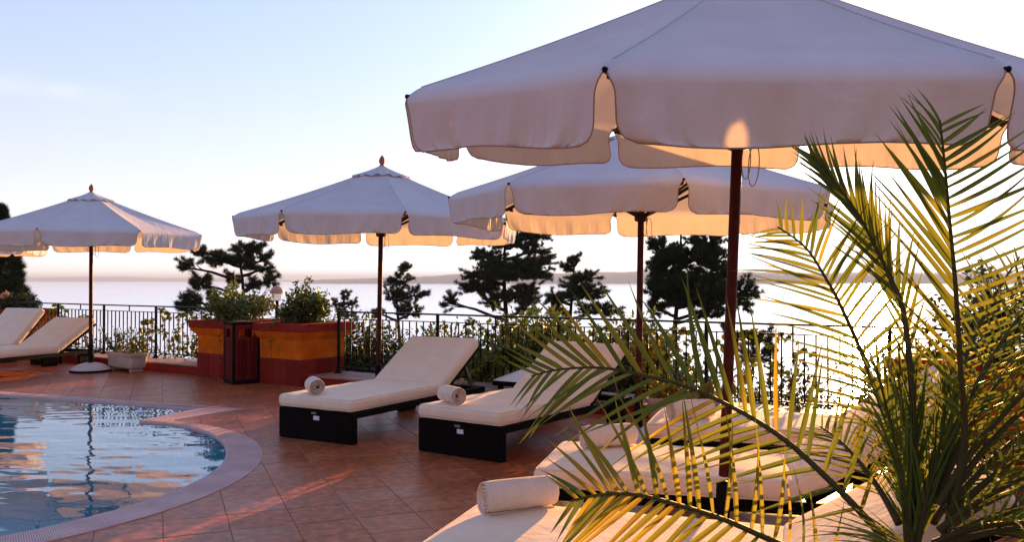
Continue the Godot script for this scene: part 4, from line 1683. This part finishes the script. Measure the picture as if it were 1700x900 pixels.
func litter_bin() -> void:
	var t := thing("litter_bin", "dark red slatted wooden litter bin between the two orange planters", "bin", Vector3(-3.90, 0, -12.64), deg_to_rad(-54.0))
	var w := 0.37
	var H := 0.86
	var mb := MB.new()
	for sx in [-1.0, 1.0]:
		for sz in [-1.0, 1.0]:
			mb = MB.new()
			mb.box(Vector3(sx * w * 0.5, H * 0.5 + 0.01, sz * w * 0.5), Vector3(0.034, H - 0.02, 0.034), 0.003)
			obj("corner_post", mb.mesh(), M.black_metal, t)
	mb = MB.new()
	mb.box(Vector3(0, 0.03, 0), Vector3(w + 0.03, 0.05, w + 0.03), 0.004)
	obj("plinth", mb.mesh(), M.black_metal, t)
	mb = MB.new()
	mb.box(Vector3(0, H + 0.012, 0), Vector3(w + 0.06, 0.022, w + 0.06), 0.005)
	var lid := obj("lid", mb.mesh(), M.black_metal, t)
	mb = MB.new()
	mb.box(Vector3(0.0, H + 0.029, 0.02), Vector3(0.17, 0.010, 0.17), 0.003)
	obj("ash_tray", mb.mesh(), M.brass, lid)
	mb = MB.new()
	mb.box(Vector3(0, 0.34, 0), Vector3(w - 0.06, 0.56, w - 0.06), 0.004)
	obj("liner", mb.mesh(), M.black_metal, t)
	for f in 4:
		var bas := Basis(Vector3.UP, f * PI / 2)
		var n := 6
		var inner := w - 0.044
		for k in n:
			var x := -inner * 0.5 + inner / n * (k + 0.5)
			mb = MB.new()
			mb.box(bas * Vector3(x, 0.35, w * 0.5 + 0.002), Vector3(inner / n - 0.008, 0.58, 0.016), 0.002, bas)
			obj("slat", mb.mesh(), M["bin_wood_%d" % ((k * 2 + f) % 3)], t)
		mb = MB.new()
		mb.box(bas * Vector3(0, 0.652, w * 0.5 + 0.004), Vector3(inner, 0.018, 0.02), 0.002, bas)
		mb.box(bas * Vector3(0, 0.815, w * 0.5 + 0.004), Vector3(inner, 0.065, 0.02), 0.002, bas)
		for s in [-1.0, 1.0]:
			mb.box(bas * Vector3(s * (inner * 0.5 - 0.03), 0.722, w * 0.5 + 0.003), Vector3(0.058, 0.12, 0.016), 0.002, bas)
		obj("opening_frame", mb.mesh(), M.bin_wood_1, t)


func trough(at: Vector3, turn: float, l: float, ribs_front: bool, label: String) -> void:
	var t := thing("trough_planter", label, "planter", at, turn, "pale plastic troughs by the railing")
	var w := 0.29
	var h := 0.30
	var shell := func(y: float, grow: float) -> Vector2:
		var k := 1.0 + 0.10 * (y / h)
		return Vector2(l * 0.5 - 0.03, w * 0.5 - 0.015) * k + Vector2(grow, grow)
	var mb := MB.new()
	var rows := [[0.05, -0.02], [0.075, 0.0], [0.245, 0.0], [0.245, 0.008], [0.25, 0.012], [0.295, 0.014], [0.30, 0.008], [0.30, -0.016], [0.24, -0.02]]
	for i in rows.size() - 1:
		var a: Vector2 = shell.call(rows[i][0], rows[i][1])
		var b: Vector2 = shell.call(rows[i + 1][0], rows[i + 1][1])
		var pa := round_rect(a, 0.04)
		var pb := round_rect(b, 0.04)
		for k in pa.size():
			var m := (k + 1) % pa.size()
			var o := Vector3(pa[k].x + pa[m].x, 0.02, pa[k].y + pa[m].y)
			mb.flat([Vector3(pa[k].x, rows[i][0], pa[k].y), Vector3(pa[m].x, rows[i][0], pa[m].y), Vector3(pb[m].x, rows[i + 1][0], pb[m].y), Vector3(pb[k].x, rows[i + 1][0], pb[k].y)], o if i < rows.size() - 2 else -o)
	var q := round_rect(shell.call(0.05, -0.02), 0.04)
	var bot := []
	for p in q:
		bot.append(Vector3(p.x, 0.05, p.y))
	mb.flat(bot, Vector3.DOWN)
	obj("shell", mb.mesh(), M.trough_plastic, t)
	for sx in [-1.0, 1.0]:
		mb = MB.new()
		mb.box(Vector3(sx * (l * 0.5 - 0.10), 0.025, 0), Vector3(0.07, 0.05, w * 0.7), 0.006)
		obj("foot", mb.mesh(), M.trough_plastic, t)
	for f in 4:
		if (f % 2 == 0) != ribs_front:
			continue
		var bas := Basis(Vector3.UP, f * PI / 2)
		var al := (l if f % 2 == 0 else w) - 0.13
		var m := int(al / 0.028)
		for k in m:
			var x := -al * 0.5 + al / m * (k + 0.5)
			var s0: Vector2 = shell.call(0.09, 0.004)
			var s1: Vector2 = shell.call(0.235, 0.004)
			mb = MB.new()
			mb.bar(bas * Vector3(x, 0.09, s0.y if f % 2 == 0 else s0.x), bas * Vector3(x, 0.235, s1.y if f % 2 == 0 else s1.x), 0.013, 0.012, 0.003, bas * Vector3.BACK)
			obj("rib", mb.mesh(), M.trough_plastic, t)
	mb = MB.new()
	mb.box(Vector3(0, 0.255, 0), Vector3(l - 0.08, 0.02, w - 0.06))
	obj("soil", mb.mesh(), M.soil, t)


func round_rect(h: Vector2, r: float) -> Array:
	var out := []
	for c in [[1, 1, 0], [-1, 1, 90], [-1, -1, 180], [1, -1, 270]]:
		for i in 4:
			var a := deg_to_rad(c[2] + i * 30.0)
			out.append(Vector2(c[0] * (h.x - r) + cos(a) * r, c[1] * (h.y - r) + sin(a) * r))
	return out


func trough_plant(at: Vector3, turn: float, l: float, h: float, sd: int, col: Color, label: String) -> void:
	var r := RandomNumberGenerator.new()
	r.seed = sd
	var t := thing("trough_plant", label, "plant", at, turn, "small plants in the troughs")
	var where := []
	var cols := []
	var mb := MB.new()
	for k in 34:
		var b := Vector3(r.randf_range(-l, l) * 0.46, 0, r.randf_range(-0.09, 0.09))
		var d := Vector3(b.x * 0.8 + r.randf_range(-0.3, 0.3), r.randf_range(0.5, 1.0), r.randf_range(-0.4, 0.4)).normalized()
		var ln := h * r.randf_range(0.5, 1.1)
		var tip := b + d * ln
		mb.tube([b, b.lerp(tip, 0.6) + Vector3(0, 0.02, 0), tip - Vector3(0, 0.02, 0)], [0.004, 0.003, 0.001], 4, false)
		for i in 26:
			var p := b.lerp(tip, r.randf_range(0.15, 1.0)) + Vector3(r.randf_range(-0.025, 0.025), r.randf_range(-0.02, 0.02), r.randf_range(-0.025, 0.025))
			where.append(Transform3D(look_basis(d + Vector3(r.randf_range(-1, 1), r.randf_range(-0.7, 0.5), r.randf_range(-1, 1)), r.randf() * TAU, r.randf_range(0.6, 1.2)), p))
			cols.append(col * r.randf_range(0.6, 1.4))
	obj("stem", mb.mesh(), M.stem, t)
	multi("foliage", leaf_mesh(0.02, 0.05, 0.3), M.leaf, where, cols, t)


func garden_lamp(at: Vector3, head: float, label: String) -> void:
	# at: foot of the post; head: height of the top of the hood above it
	var t := thing("garden_lamp", label, "lamp", at, 0.0, "copper-hooded garden lamps")
	var mb := MB.new()
	mb.tube([Vector3.ZERO, Vector3.UP * (head - 0.26)], [0.035, 0.03], 14)
	obj("post", mb.mesh(), M.black_metal, t)
	mb = MB.new()
	mb.lathe([[0.0, head - 0.27], [0.05, head - 0.27], [0.075, head - 0.24], [0.08, head - 0.14]], 20)
	obj("glass", mb.mesh(), M.lamp_glass, t)
	mb = MB.new()
	mb.lathe([[0.112, head - 0.15], [0.115, head - 0.14], [0.106, head - 0.095], [0.075, head - 0.05], [0.03, head - 0.028], [0.012, head - 0.02], [0.010, head - 0.012], [0.016, head - 0.004], [0.0, head + 0.012]], 24)
	mb.lathe([[0.0, head - 0.149], [0.112, head - 0.15]], 24)
	obj("hood", mb.mesh(), M.lamp_copper, t)


func glass_stand(at: Vector3) -> void:
	var t := thing("glass_topped_stand", "low dark stand with a pale pyramid glass top behind the second lounger", "stand", at, atan2(-U.z, U.x))
	var mb := MB.new()
	for sx in [-1.0, 1.0]:
		for sz in [-1.0, 1.0]:
			mb = MB.new()
			mb.box(Vector3(sx * 0.21, 0.16, sz * 0.21), Vector3(0.05, 0.32, 0.05), 0.004)
			obj("leg", mb.mesh(), M.black_metal, t)
	mb = MB.new()
	mb.box(Vector3(0, 0.345, 0), Vector3(0.56, 0.05, 0.56), 0.006)
	obj("top_frame", mb.mesh(), M.black_metal, t)
	var a := Vector3(0, 0.50, 0)
	for f in 4:
		var bas := Basis(Vector3.UP, f * PI / 2)
		mb = MB.new()
		mb.flat([bas * Vector3(-0.265, 0.373, 0.265), bas * Vector3(0.265, 0.373, 0.265), a], bas * Vector3(0, 0.6, 1))
		obj("glass_pane", mb.mesh(), M.pale_glass, t)
		mb = MB.new()
		mb.bar(bas * Vector3(0.268, 0.374, 0.268), a + Vector3.UP * 0.003, 0.014, 0.012, 0.002)
		obj("glazing_bar", mb.mesh(), M.tag_white, t)


func side_table(at: Vector3, label: String) -> void:
	var t := thing("side_table", label, "table", at, 0.4)
	var mb := MB.new()
	mb.box(Vector3(0, 0.43, 0), Vector3(0.5, 0.04, 0.5), 0.006)
	obj("table_top", mb.mesh(), M.rattan, t)
	for sx in [-1.0, 1.0]:
		for sz in [-1.0, 1.0]:
			mb = MB.new()
			mb.box(Vector3(sx * 0.22, 0.205, sz * 0.22), Vector3(0.05, 0.41, 0.05), 0.004)
			obj("leg", mb.mesh(), M.rattan, t)


# ---------------------------------------------------------------- land and lake
func ground_height(t: float, n: float) -> float:
	if n < 0.3:
		return -2.4
	var y := -0.75 - 0.28 * minf(n, 6.0) - 0.32 * maxf(0.0, minf(n, 110.0) - 6.0)
	return maxf(y, -34.0)


func landscape() -> void:
	var bumps := noise(0.06, 90, 4)
	var mb := MB.new()
	mb.grid(120, 110, func(u: float, v: float) -> Vector3:
		var t := lerpf(-160.0, 200.0, u)
		var n := lerpf(-1.0, 1.0, v)
		n = 0.3 + 130.0 * n * absf(n) if n > 0.0 else 0.3 + 60.0 * n
		var y := ground_height(t, n)
		if n > 0.6:
			y += bumps.get_noise_2d(t, n) * minf(2.2, n * 0.25)
		return tn(t, n, y))
	struct("hillside", mb.mesh(), M.earth)
	mb = MB.new()
	mb.poly(PackedVector2Array([Vector2(-14000, -300), Vector2(14000, -300), Vector2(14000, 13000), Vector2(-14000, 13000)]), -25.0)
	struct("lake", mb.mesh(), M.lake_water)
	far_hill("far_shore", -12000.0, -1200.0, 8200.0, 52.0, 1500.0, 301)
	far_hill("far_peninsula", -1180.0, 7000.0, 4700.0, 72.0, 900.0, 302)


func far_hill(called: String, x0: float, x1: float, z: float, h: float, deep: float, sd: int) -> void:
	var f := noise(0.0009, sd, 3)
	var g := noise(0.012, sd + 1, 4)
	var left := called == "far_peninsula"
	var mb := MB.new()
	mb.grid(420, 14, func(u: float, v: float) -> Vector3:
		var x := lerpf(x0, x1, u)
		var rise: float
		if left:
			rise = lerpf(0.42, 0.62, smoothstep(0.0, 0.06, u)) * smoothstep(-0.002, 0.01, u) + 0.36 * smoothstep(0.06, 0.14, u)
		else:
			rise = smoothstep(1.0, 0.72, u)
		var s := sin(PI * clampf(v, 0, 1))
		var y := -25.5 + h * rise * (0.86 + 0.22 * f.get_noise_1d(x)) * pow(s, 0.7) + 5.5 * rise * g.get_noise_2d(x, v * 400.0) * s
		return Vector3(x, y, -(z + deep * v)))
	struct(called, mb.mesh(), M.far_woods)


# ---------------------------------------------------------------- the scene
func _ready() -> void:
	rng.seed = 1
	set_view()
	make_materials()
	landscape()
	pool()
	terrace()
	things()
	planting()
	trees()
	palm()


func things() -> void:
	# umbrellas, from the near right to the far left
	var u := make_umbrella()
	place_umbrella(u, Vector3(1.11, 0.045, -4.66), -7.0, 0.9, "largest cream umbrella overhead, nearest, its pole rising between the right-hand loungers", 6.0, 0.96)
	var more := [
		[Vector3(1.146, 0, -7.99), -21.0, 0.9, "cream umbrella partly hidden behind the largest one, pole beside the ribbed trough"],
		[Vector3(-1.66, 0, -10.85), -5.7, 0.9, "cream umbrella with wooden finial above the lounger nearest the planters"],
		[Vector3(-6.81, 0, -14.15), 25.0, 0.0, "cream umbrella on a white domed base at the left beyond the pool"],
		[Vector3(-11.05, 0, -17.1), 12.0, 0.0, "farthest umbrella, only its canopy edge showing at the left border"]]
	for e in more:
		var c: Node3D = u.duplicate()
		c.name = numbered("pool_umbrella")
		add_child(c)
		place_umbrella(c, e[0], e[1], e[2], e[3])
	# loungers
	var a := make_lounger(32.0)
	place_lounger(a, Vector2(-1.82, 8.085), Vector2(0.495, 0.869), "white-cushioned lounger in the middle, in front of the planters, nearest the pool")
	var rest := [
		[Vector2(-0.45, 7.37), Vector2(0.578, 0.816), "white-cushioned lounger just right of the middle one, behind the palm frond tip"],
		[Vector2(-0.28, 3.91), Vector2(0.948, -0.317), "frontmost white lounger at the bottom edge, a rolled towel at its foot"],
		[Vector2(0.24, 5.47), Vector2(0.971, -0.238), "middle of the three white loungers behind the palm, umbrella pole in front of it"],
		[Vector2(1.15, 7.03), Vector2(0.954, -0.300), "rearmost of the three white loungers behind the palm, beside the ribbed trough"],
		[Vector2(-8.30, 13.03), Vector2(0.38, 0.92), "white lounger by the domed umbrella base, far left beyond the pool"]]
	for e in rest:
		var c: Node3D = a.duplicate()
		c.name = numbered("sun_lounger")
		add_child(c)
		place_lounger(c, e[0], e[1], e[2])
	var b := make_lounger(47.0)
	place_lounger(b, Vector2(-9.38, 13.69), Vector2(0.38, 0.92), "far left lounger with a steeply raised back in front of the side table")
	var c2: Node3D = b.duplicate()
	c2.name = numbered("sun_lounger")
	add_child(c2)
	place_lounger(c2, Vector2(-10.70, 14.25), Vector2(0.38, 0.92), "lounger at the far left border, only a sliver of its back in view")
	# towels: heights put the rolls on the cushions
	var ty := 0.416 + 0.073
	towel(Vector3(-1.86, ty, -8.28), 112.0, 0.28, 5, "rolled towel on the middle lounger, its spiral end facing the viewer")
	towel(Vector3(-0.53, ty, -7.62), -58.0, 0.27, 6, "rolled towel on the lounger right of the middle one")
	towel(Vector3(0.03, ty, -4.10), 24.0, 0.35, 7, "largest rolled towel, on the frontmost lounger")
	towel(Vector3(0.62, ty, -5.62), 20.0, 0.34, 8, "rolled towel half behind yellow palm leaflets on the middle lounger of three")
	towel(Vector3(1.38, ty, -6.75), 22.0, 0.35, 9, "rolled towel on the rearmost lounger, beside the wooden umbrella pole")
	# along the railing
	orange_planter(1.87, -0.57, 0.84, 0.87, "orange planter with red base left of the bin")
	orange_planter(3.32, -0.59, 0.84, 0.87, "orange planter with red base right of the bin, at the railing's end")
	orange_planter(12.05, -1.55, 1.5, 0.87, "wide orange planter half hidden behind the palm at the right edge")
	orange_planter(-5.60, -0.10, 0.95, 0.87, "farthest orange planter, at the left border behind the loungers")
	litter_bin()
	var turn := atan2(-U.z, U.x)
	trough(Vector3(-6.28, 0, -14.28), turn - 0.1, 0.80, false, "cream trough with a low bush beside the domed umbrella base")
	trough(Vector3(1.72, 0, -8.86), turn + 0.5, 0.70, true, "ribbed cream trough behind the rearmost of the right-hand loungers")
	trough(tn(6.75, -0.75), turn, 0.5, true, "small ribbed trough behind the raised back of the middle lounger")
	glass_stand(tn(8.02, -0.82))
	side_table(Vector3(-8.25, 0, -15.55), "small black side table behind the two far left loungers")
	railing(-4.55, 1.72, [-4.55, -3.05, -1.54, 0.0, 1.70], "black iron railing on the left, from the loungers to the planters")
	railing(4.30, 17.2, [4.30, 6.10, 7.95, 9.80, 11.65, 13.5, 15.35, 17.2], "long black iron railing from the right planter to the right edge")
	garden_lamp(Vector3(-3.80, -1.2, -14.15), 2.61, "copper-hooded garden lamp behind the bushes of the two planters")
	garden_lamp(Vector3(-10.35, -1.2, -17.9), 2.46, "copper-hooded garden lamp at the left border by the cypress")


func planting() -> void:
	var p := tn(1.87 + 0.42, -0.57 + 0.43, 0.82)
	planter_plant("flowering_bush", "leafy bush with a few pink blossoms in the planter left of the bin", p, 1.25, 0.66, 21, 12, [[Vector3(-0.1, 0.06, 0.50), Vector3(0.3, 0, 1).normalized(), 0.55], [Vector3(0.12, 0.06, 0.50), Vector3(0.2, 0, 1), 0.25]], Color(0.110, 0.130, 0.022))
	p = tn(3.32 + 0.42, -0.59 + 0.43, 0.82)
	planter_plant("trailing_bush", "dense bush with long trailing stems in the planter right of the bin", p, 0.86, 0.66, 22, 4, [[Vector3(-0.30, 0.06, 0.42), Vector3(-0.1, 0, 1), 0.65], [Vector3(-0.05, 0.06, 0.44), Vector3(0.1, 0, 1), 0.14], [Vector3(-0.40, 0.06, 0.40), Vector3(-0.3, 0, 1), 0.12]], Color(0.085, 0.110, 0.022))
	p = tn(12.8, -1.12, 0.82)
	planter_plant("planter_bush", "dark bush in the wide planter behind the palm", p, 1.5, 0.85, 23, 0, [], Color(0.045, 0.065, 0.020))
	p = tn(-5.1, 0.33, 0.82)
	planter_plant("leafy_plant", "plant in the farthest planter at the left border", p, 0.9, 0.42, 24, 0, [], Color(0.045, 0.065, 0.022))
	var turn := atan2(-U.z, U.x)
	trough_plant(Vector3(-6.28, 0.26, -14.28), turn - 0.1, 0.82, 0.44, 31, Color(0.10, 0.10, 0.022), "low sprawling plant in the cream trough by the domed base")
	trough_plant(Vector3(1.72, 0.26, -8.86), turn + 0.5, 0.7, 0.22, 32, Color(0.17, 0.14, 0.018), "yellowish bushy plant in the ribbed trough behind the loungers")
	trough_plant(tn(6.75, -0.75, 0.26), turn, 0.5, 0.20, 33, Color(0.17, 0.14, 0.018), "yellowish plant in the small trough behind the middle lounger")
	vine("vine with broad leaves on the left railing beside the cream trough", -0.9, 1.65, 41, 1.1, Color(0.105, 0.135, 0.020), 0.6)
	vine("thin vine on the left railing behind the far loungers", -3.3, -1.9, 42, 0.7, Color(0.105, 0.125, 0.022), 0.4)
	vine("bright green vine on the railing behind the middle loungers", 5.9, 8.4, 43, 1.5, Color(0.13, 0.165, 0.020), 0.7)
	vine("vine on the railing right of the second umbrella pole", 8.9, 11.8, 44, 1.1, Color(0.12, 0.14, 0.020), 0.7)
	# shrubs outside the railing
	# place along and out from the railing, width, height of the top, leaves, leaf length, colour
	var sh := [
		[3.3, 1.3, 1.7, 0.90, 6000, 0.06, Color(0.045, 0.068, 0.014), "dark round shrub outside the railing beside the right planter"],
		[4.6, 2.0, 1.9, 0.72, 6000, 0.06, Color(0.062, 0.090, 0.016), "low green shrub outside the railing behind the middle umbrella pole"],
		[5.7, 1.3, 1.3, 0.62, 5200, 0.065, Color(0.095, 0.125, 0.016), "light green shrub outside the railing behind the raised lounger back"],
		[6.9, 1.3, 1.6, 1.02, 6400, 0.07, Color(0.135, 0.155, 0.016), "yellow-green shrub outside the railing under the tallest pine"],
		[8.1, 1.6, 1.6, 0.95, 6000, 0.07, Color(0.105, 0.125, 0.016), "olive shrub outside the railing under the pine with the thin spire"],
		[9.2, 1.3, 1.2, 0.45, 4400, 0.055, Color(0.065, 0.080, 0.014), "low shrub outside the railing between the two right umbrella poles"],
		[10.3, 1.3, 1.4, 0.40, 4400, 0.055, Color(0.070, 0.078, 0.014), "shrub outside the railing behind the rearmost lounger's back"],
		[12.2, 1.2, 1.5, 0.80, 5000, 0.055, Color(0.045, 0.058, 0.014), "shrub outside the railing at the right, before the glittering lake"],
		[-1.3, 1.4, 1.8, 0.22, 4200, 0.055, Color(0.060, 0.070, 0.016), "low shrub below the left railing beside the planter"],
		[-2.7, 1.4, 1.6, 0.16, 3800, 0.055, Color(0.060, 0.072, 0.018), "low shrub below the left railing behind the domed base"],
		[-4.2, 1.5, 1.6, 0.16, 3800, 0.055, Color(0.055, 0.070, 0.018), "low shrub below the left railing behind the far loungers"],
		[1.4, 1.8, 1.8, 0.7, 4400, 0.055, Color(0.045, 0.062, 0.016), "shrub outside the railing behind the left planter"]]
	for k in sh.size():
		var e: Array = sh[k]
		var y := ground_height(e[0], e[1]) - 0.1
		shrub("shrub", e[7], tn(e[0], e[1], y), e[2], e[3] - y, e[4], e[5], e[6], 600 + k)


func trees() -> void:
	for k in 4:
		tufts.append(tuft_mesh(900 + k, 26, 0.20, 0.020))
	pine("pine_tree", "spreading pine with layered open limbs behind the left planter", Vector3(-10.76, -7.0, -34), 0.25, [[-0.19, 1.22, 2.27, 2.98], [-1.41, 0.07, 2.04, 2.53], [-2.23, -1.43, 1.78, 2.20], [-1.55, -1.15, 2.41, 2.70], [0.94, 1.38, 2.16, 2.44], [0.33, 1.57, 1.80, 2.04], [1.03, 1.69, 1.31, 1.69], [-0.45, 0.28, 1.31, 1.73], [-1.78, -0.82, 1.03, 1.66], [-1.22, -0.73, 0.63, 1.03], [-2.18, -1.36, 0.44, 0.94], [-2.37, -1.38, 0.30, 0.60], [0.21, 0.98, 1.05, 1.43], [-0.6, 0.9, 2.0, 2.5]], 0.95, 51)
	pine("pine_tree", "small thin pine seen over the railing's left end post", Vector3(-9.97, -10.0, -52), 0.1, [[-0.29, 0.43, 0.28, 0.75], [-0.72, 0.0, -0.19, 0.28], [0.0, 0.90, -0.19, 0.28], [-0.61, 0.97, -0.87, -0.26]], 0.7, 52)
	pine("pine_tree", "slim pine just right of the middle umbrella pole", Vector3(-6.03, -10.0, -46), 0.1, [[0.0, 0.76, 1.72, 2.26], [-0.73, 0.92, 1.12, 1.72], [0.06, 1.62, 0.42, 1.02], [-0.79, 0.54, 0.10, 1.02], [-0.10, 1.55, -0.59, 0.17], [-1.40, -0.70, -0.59, 0.10]], 0.8, 53)
	pine("pine_tree", "tallest dark pine, broad and layered, rising under the second umbrella", Vector3(-0.26, -9.5, -42), 0.0, [[-0.17, 0.98, 4.14, 5.0], [0.03, 2.46, 3.21, 4.14], [-1.19, 0.03, 3.04, 3.9], [0.46, 2.14, 2.63, 3.15], [-1.94, 0.03, 2.37, 2.86], [0.03, 2.43, 2.02, 2.63], [-2.32, -0.67, 1.50, 1.88], [-1.74, 2.14, 1.44, 2.02], [-2.43, -0.12, 0.80, 1.44], [-3.22, -2.35, 0.02, 0.86], [-1.39, -0.12, -0.04, 0.95], [0.03, 1.88, 0.80, 1.38], [0.32, 1.71, -0.27, 0.66], [-1.5, 1.8, 1.85, 2.4], [-1.1, 1.6, 0.45, 0.95], [-0.8, 1.4, 2.9, 3.5]], 0.8, 54)
	pine("pine_tree", "pine with a thin spire right of the tallest pine", Vector3(2.62, -8.5, -38), 0.0, [[-0.13, 0.37, 2.10, 2.65], [-0.52, 0.13, 1.84, 2.29], [-0.34, 1.47, 1.37, 1.76], [-0.71, 1.73, 0.61, 1.13], [-1.28, -0.26, 0.43, 1.05], [0.0, 2.23, -0.05, 0.35], [-0.6, 1.2, 0.9, 1.4], [-1.18, 0.0, -0.12, 0.53]], 0.85, 55)
	pine("pine_tree", "dense rounded pine between the two right umbrella poles", Vector3(5.69, -6.0, -30), 0.0, [[0.17, 1.82, 2.37, 3.30], [-1.20, 0.17, 2.24, 2.91], [-1.20, 0.56, 1.48, 2.20], [0.33, 1.88, 1.42, 2.20], [-1.20, 0.12, 0.65, 1.38], [0.12, 1.88, 0.55, 1.42], [1.55, 2.81, 0.42, 1.48], [0.33, 1.49, 0.11, 0.55], [-1.03, -0.31, 0.28, 0.73], [-1.0, 1.7, 1.95, 2.55], [-1.0, 1.7, 1.0, 1.6], [-0.7, 1.6, 0.5, 1.0]], 1.05, 56)
	pine("pine_tree", "low pine top seen through the railing right of the near umbrella pole", Vector3(8.99, -7.0, -33), 0.0, [[-1.14, -0.11, -0.94, -0.25], [-0.23, 1.02, -0.98, -0.43], [-0.68, 0.91, -1.66, -1.05]], 0.8, 57)
	cypress(Vector3(-13.75, -3.5, -23.5))


func cypress(at: Vector3) -> void:
	var r := RandomNumberGenerator.new()
	r.seed = 61
	var t := thing("cypress_tree", "tall dark cypress at the left border behind the umbrellas", "tree", at, 0.0, "trees on the slope below the terrace")
	var H := 6.9
	var mb := MB.new()
	mb.tube([Vector3.ZERO, Vector3(0.03, H * 0.5, 0), Vector3(0, H * 0.96, 0)], [0.16, 0.09, 0.02], 8)
	obj("trunk", mb.mesh(), M.bark, t)
	var where := []
	var cols := []
	for i in 9000:
		var f := pow(r.randf(), 0.8)
		var a := r.randf() * TAU
		var w := 1.0 * sin(PI * clampf(0.12 + 0.88 * pow(f, 1.1), 0, 1)) * (1.0 - 0.35 * f) + 0.05
		w *= 0.82 + 0.22 * sin(a * 5.0 + f * 17.0) * sin(f * 23.0 + a)
		var ro := w * sqrt(r.randf_range(0.25, 1.0))
		where.append(Transform3D(look_basis(Vector3(cos(a) * 0.5, 1.1, sin(a) * 0.5), r.randf() * TAU, r.randf_range(0.7, 1.2)), Vector3(cos(a) * ro, f * H, sin(a) * ro)))
		var b := r.randf_range(0.6, 1.3)
		cols.append(Color(0.024 * b, 0.036 * b, 0.014 * b))
	multi("crown", tufts[1], M.needles, where, cols, t)
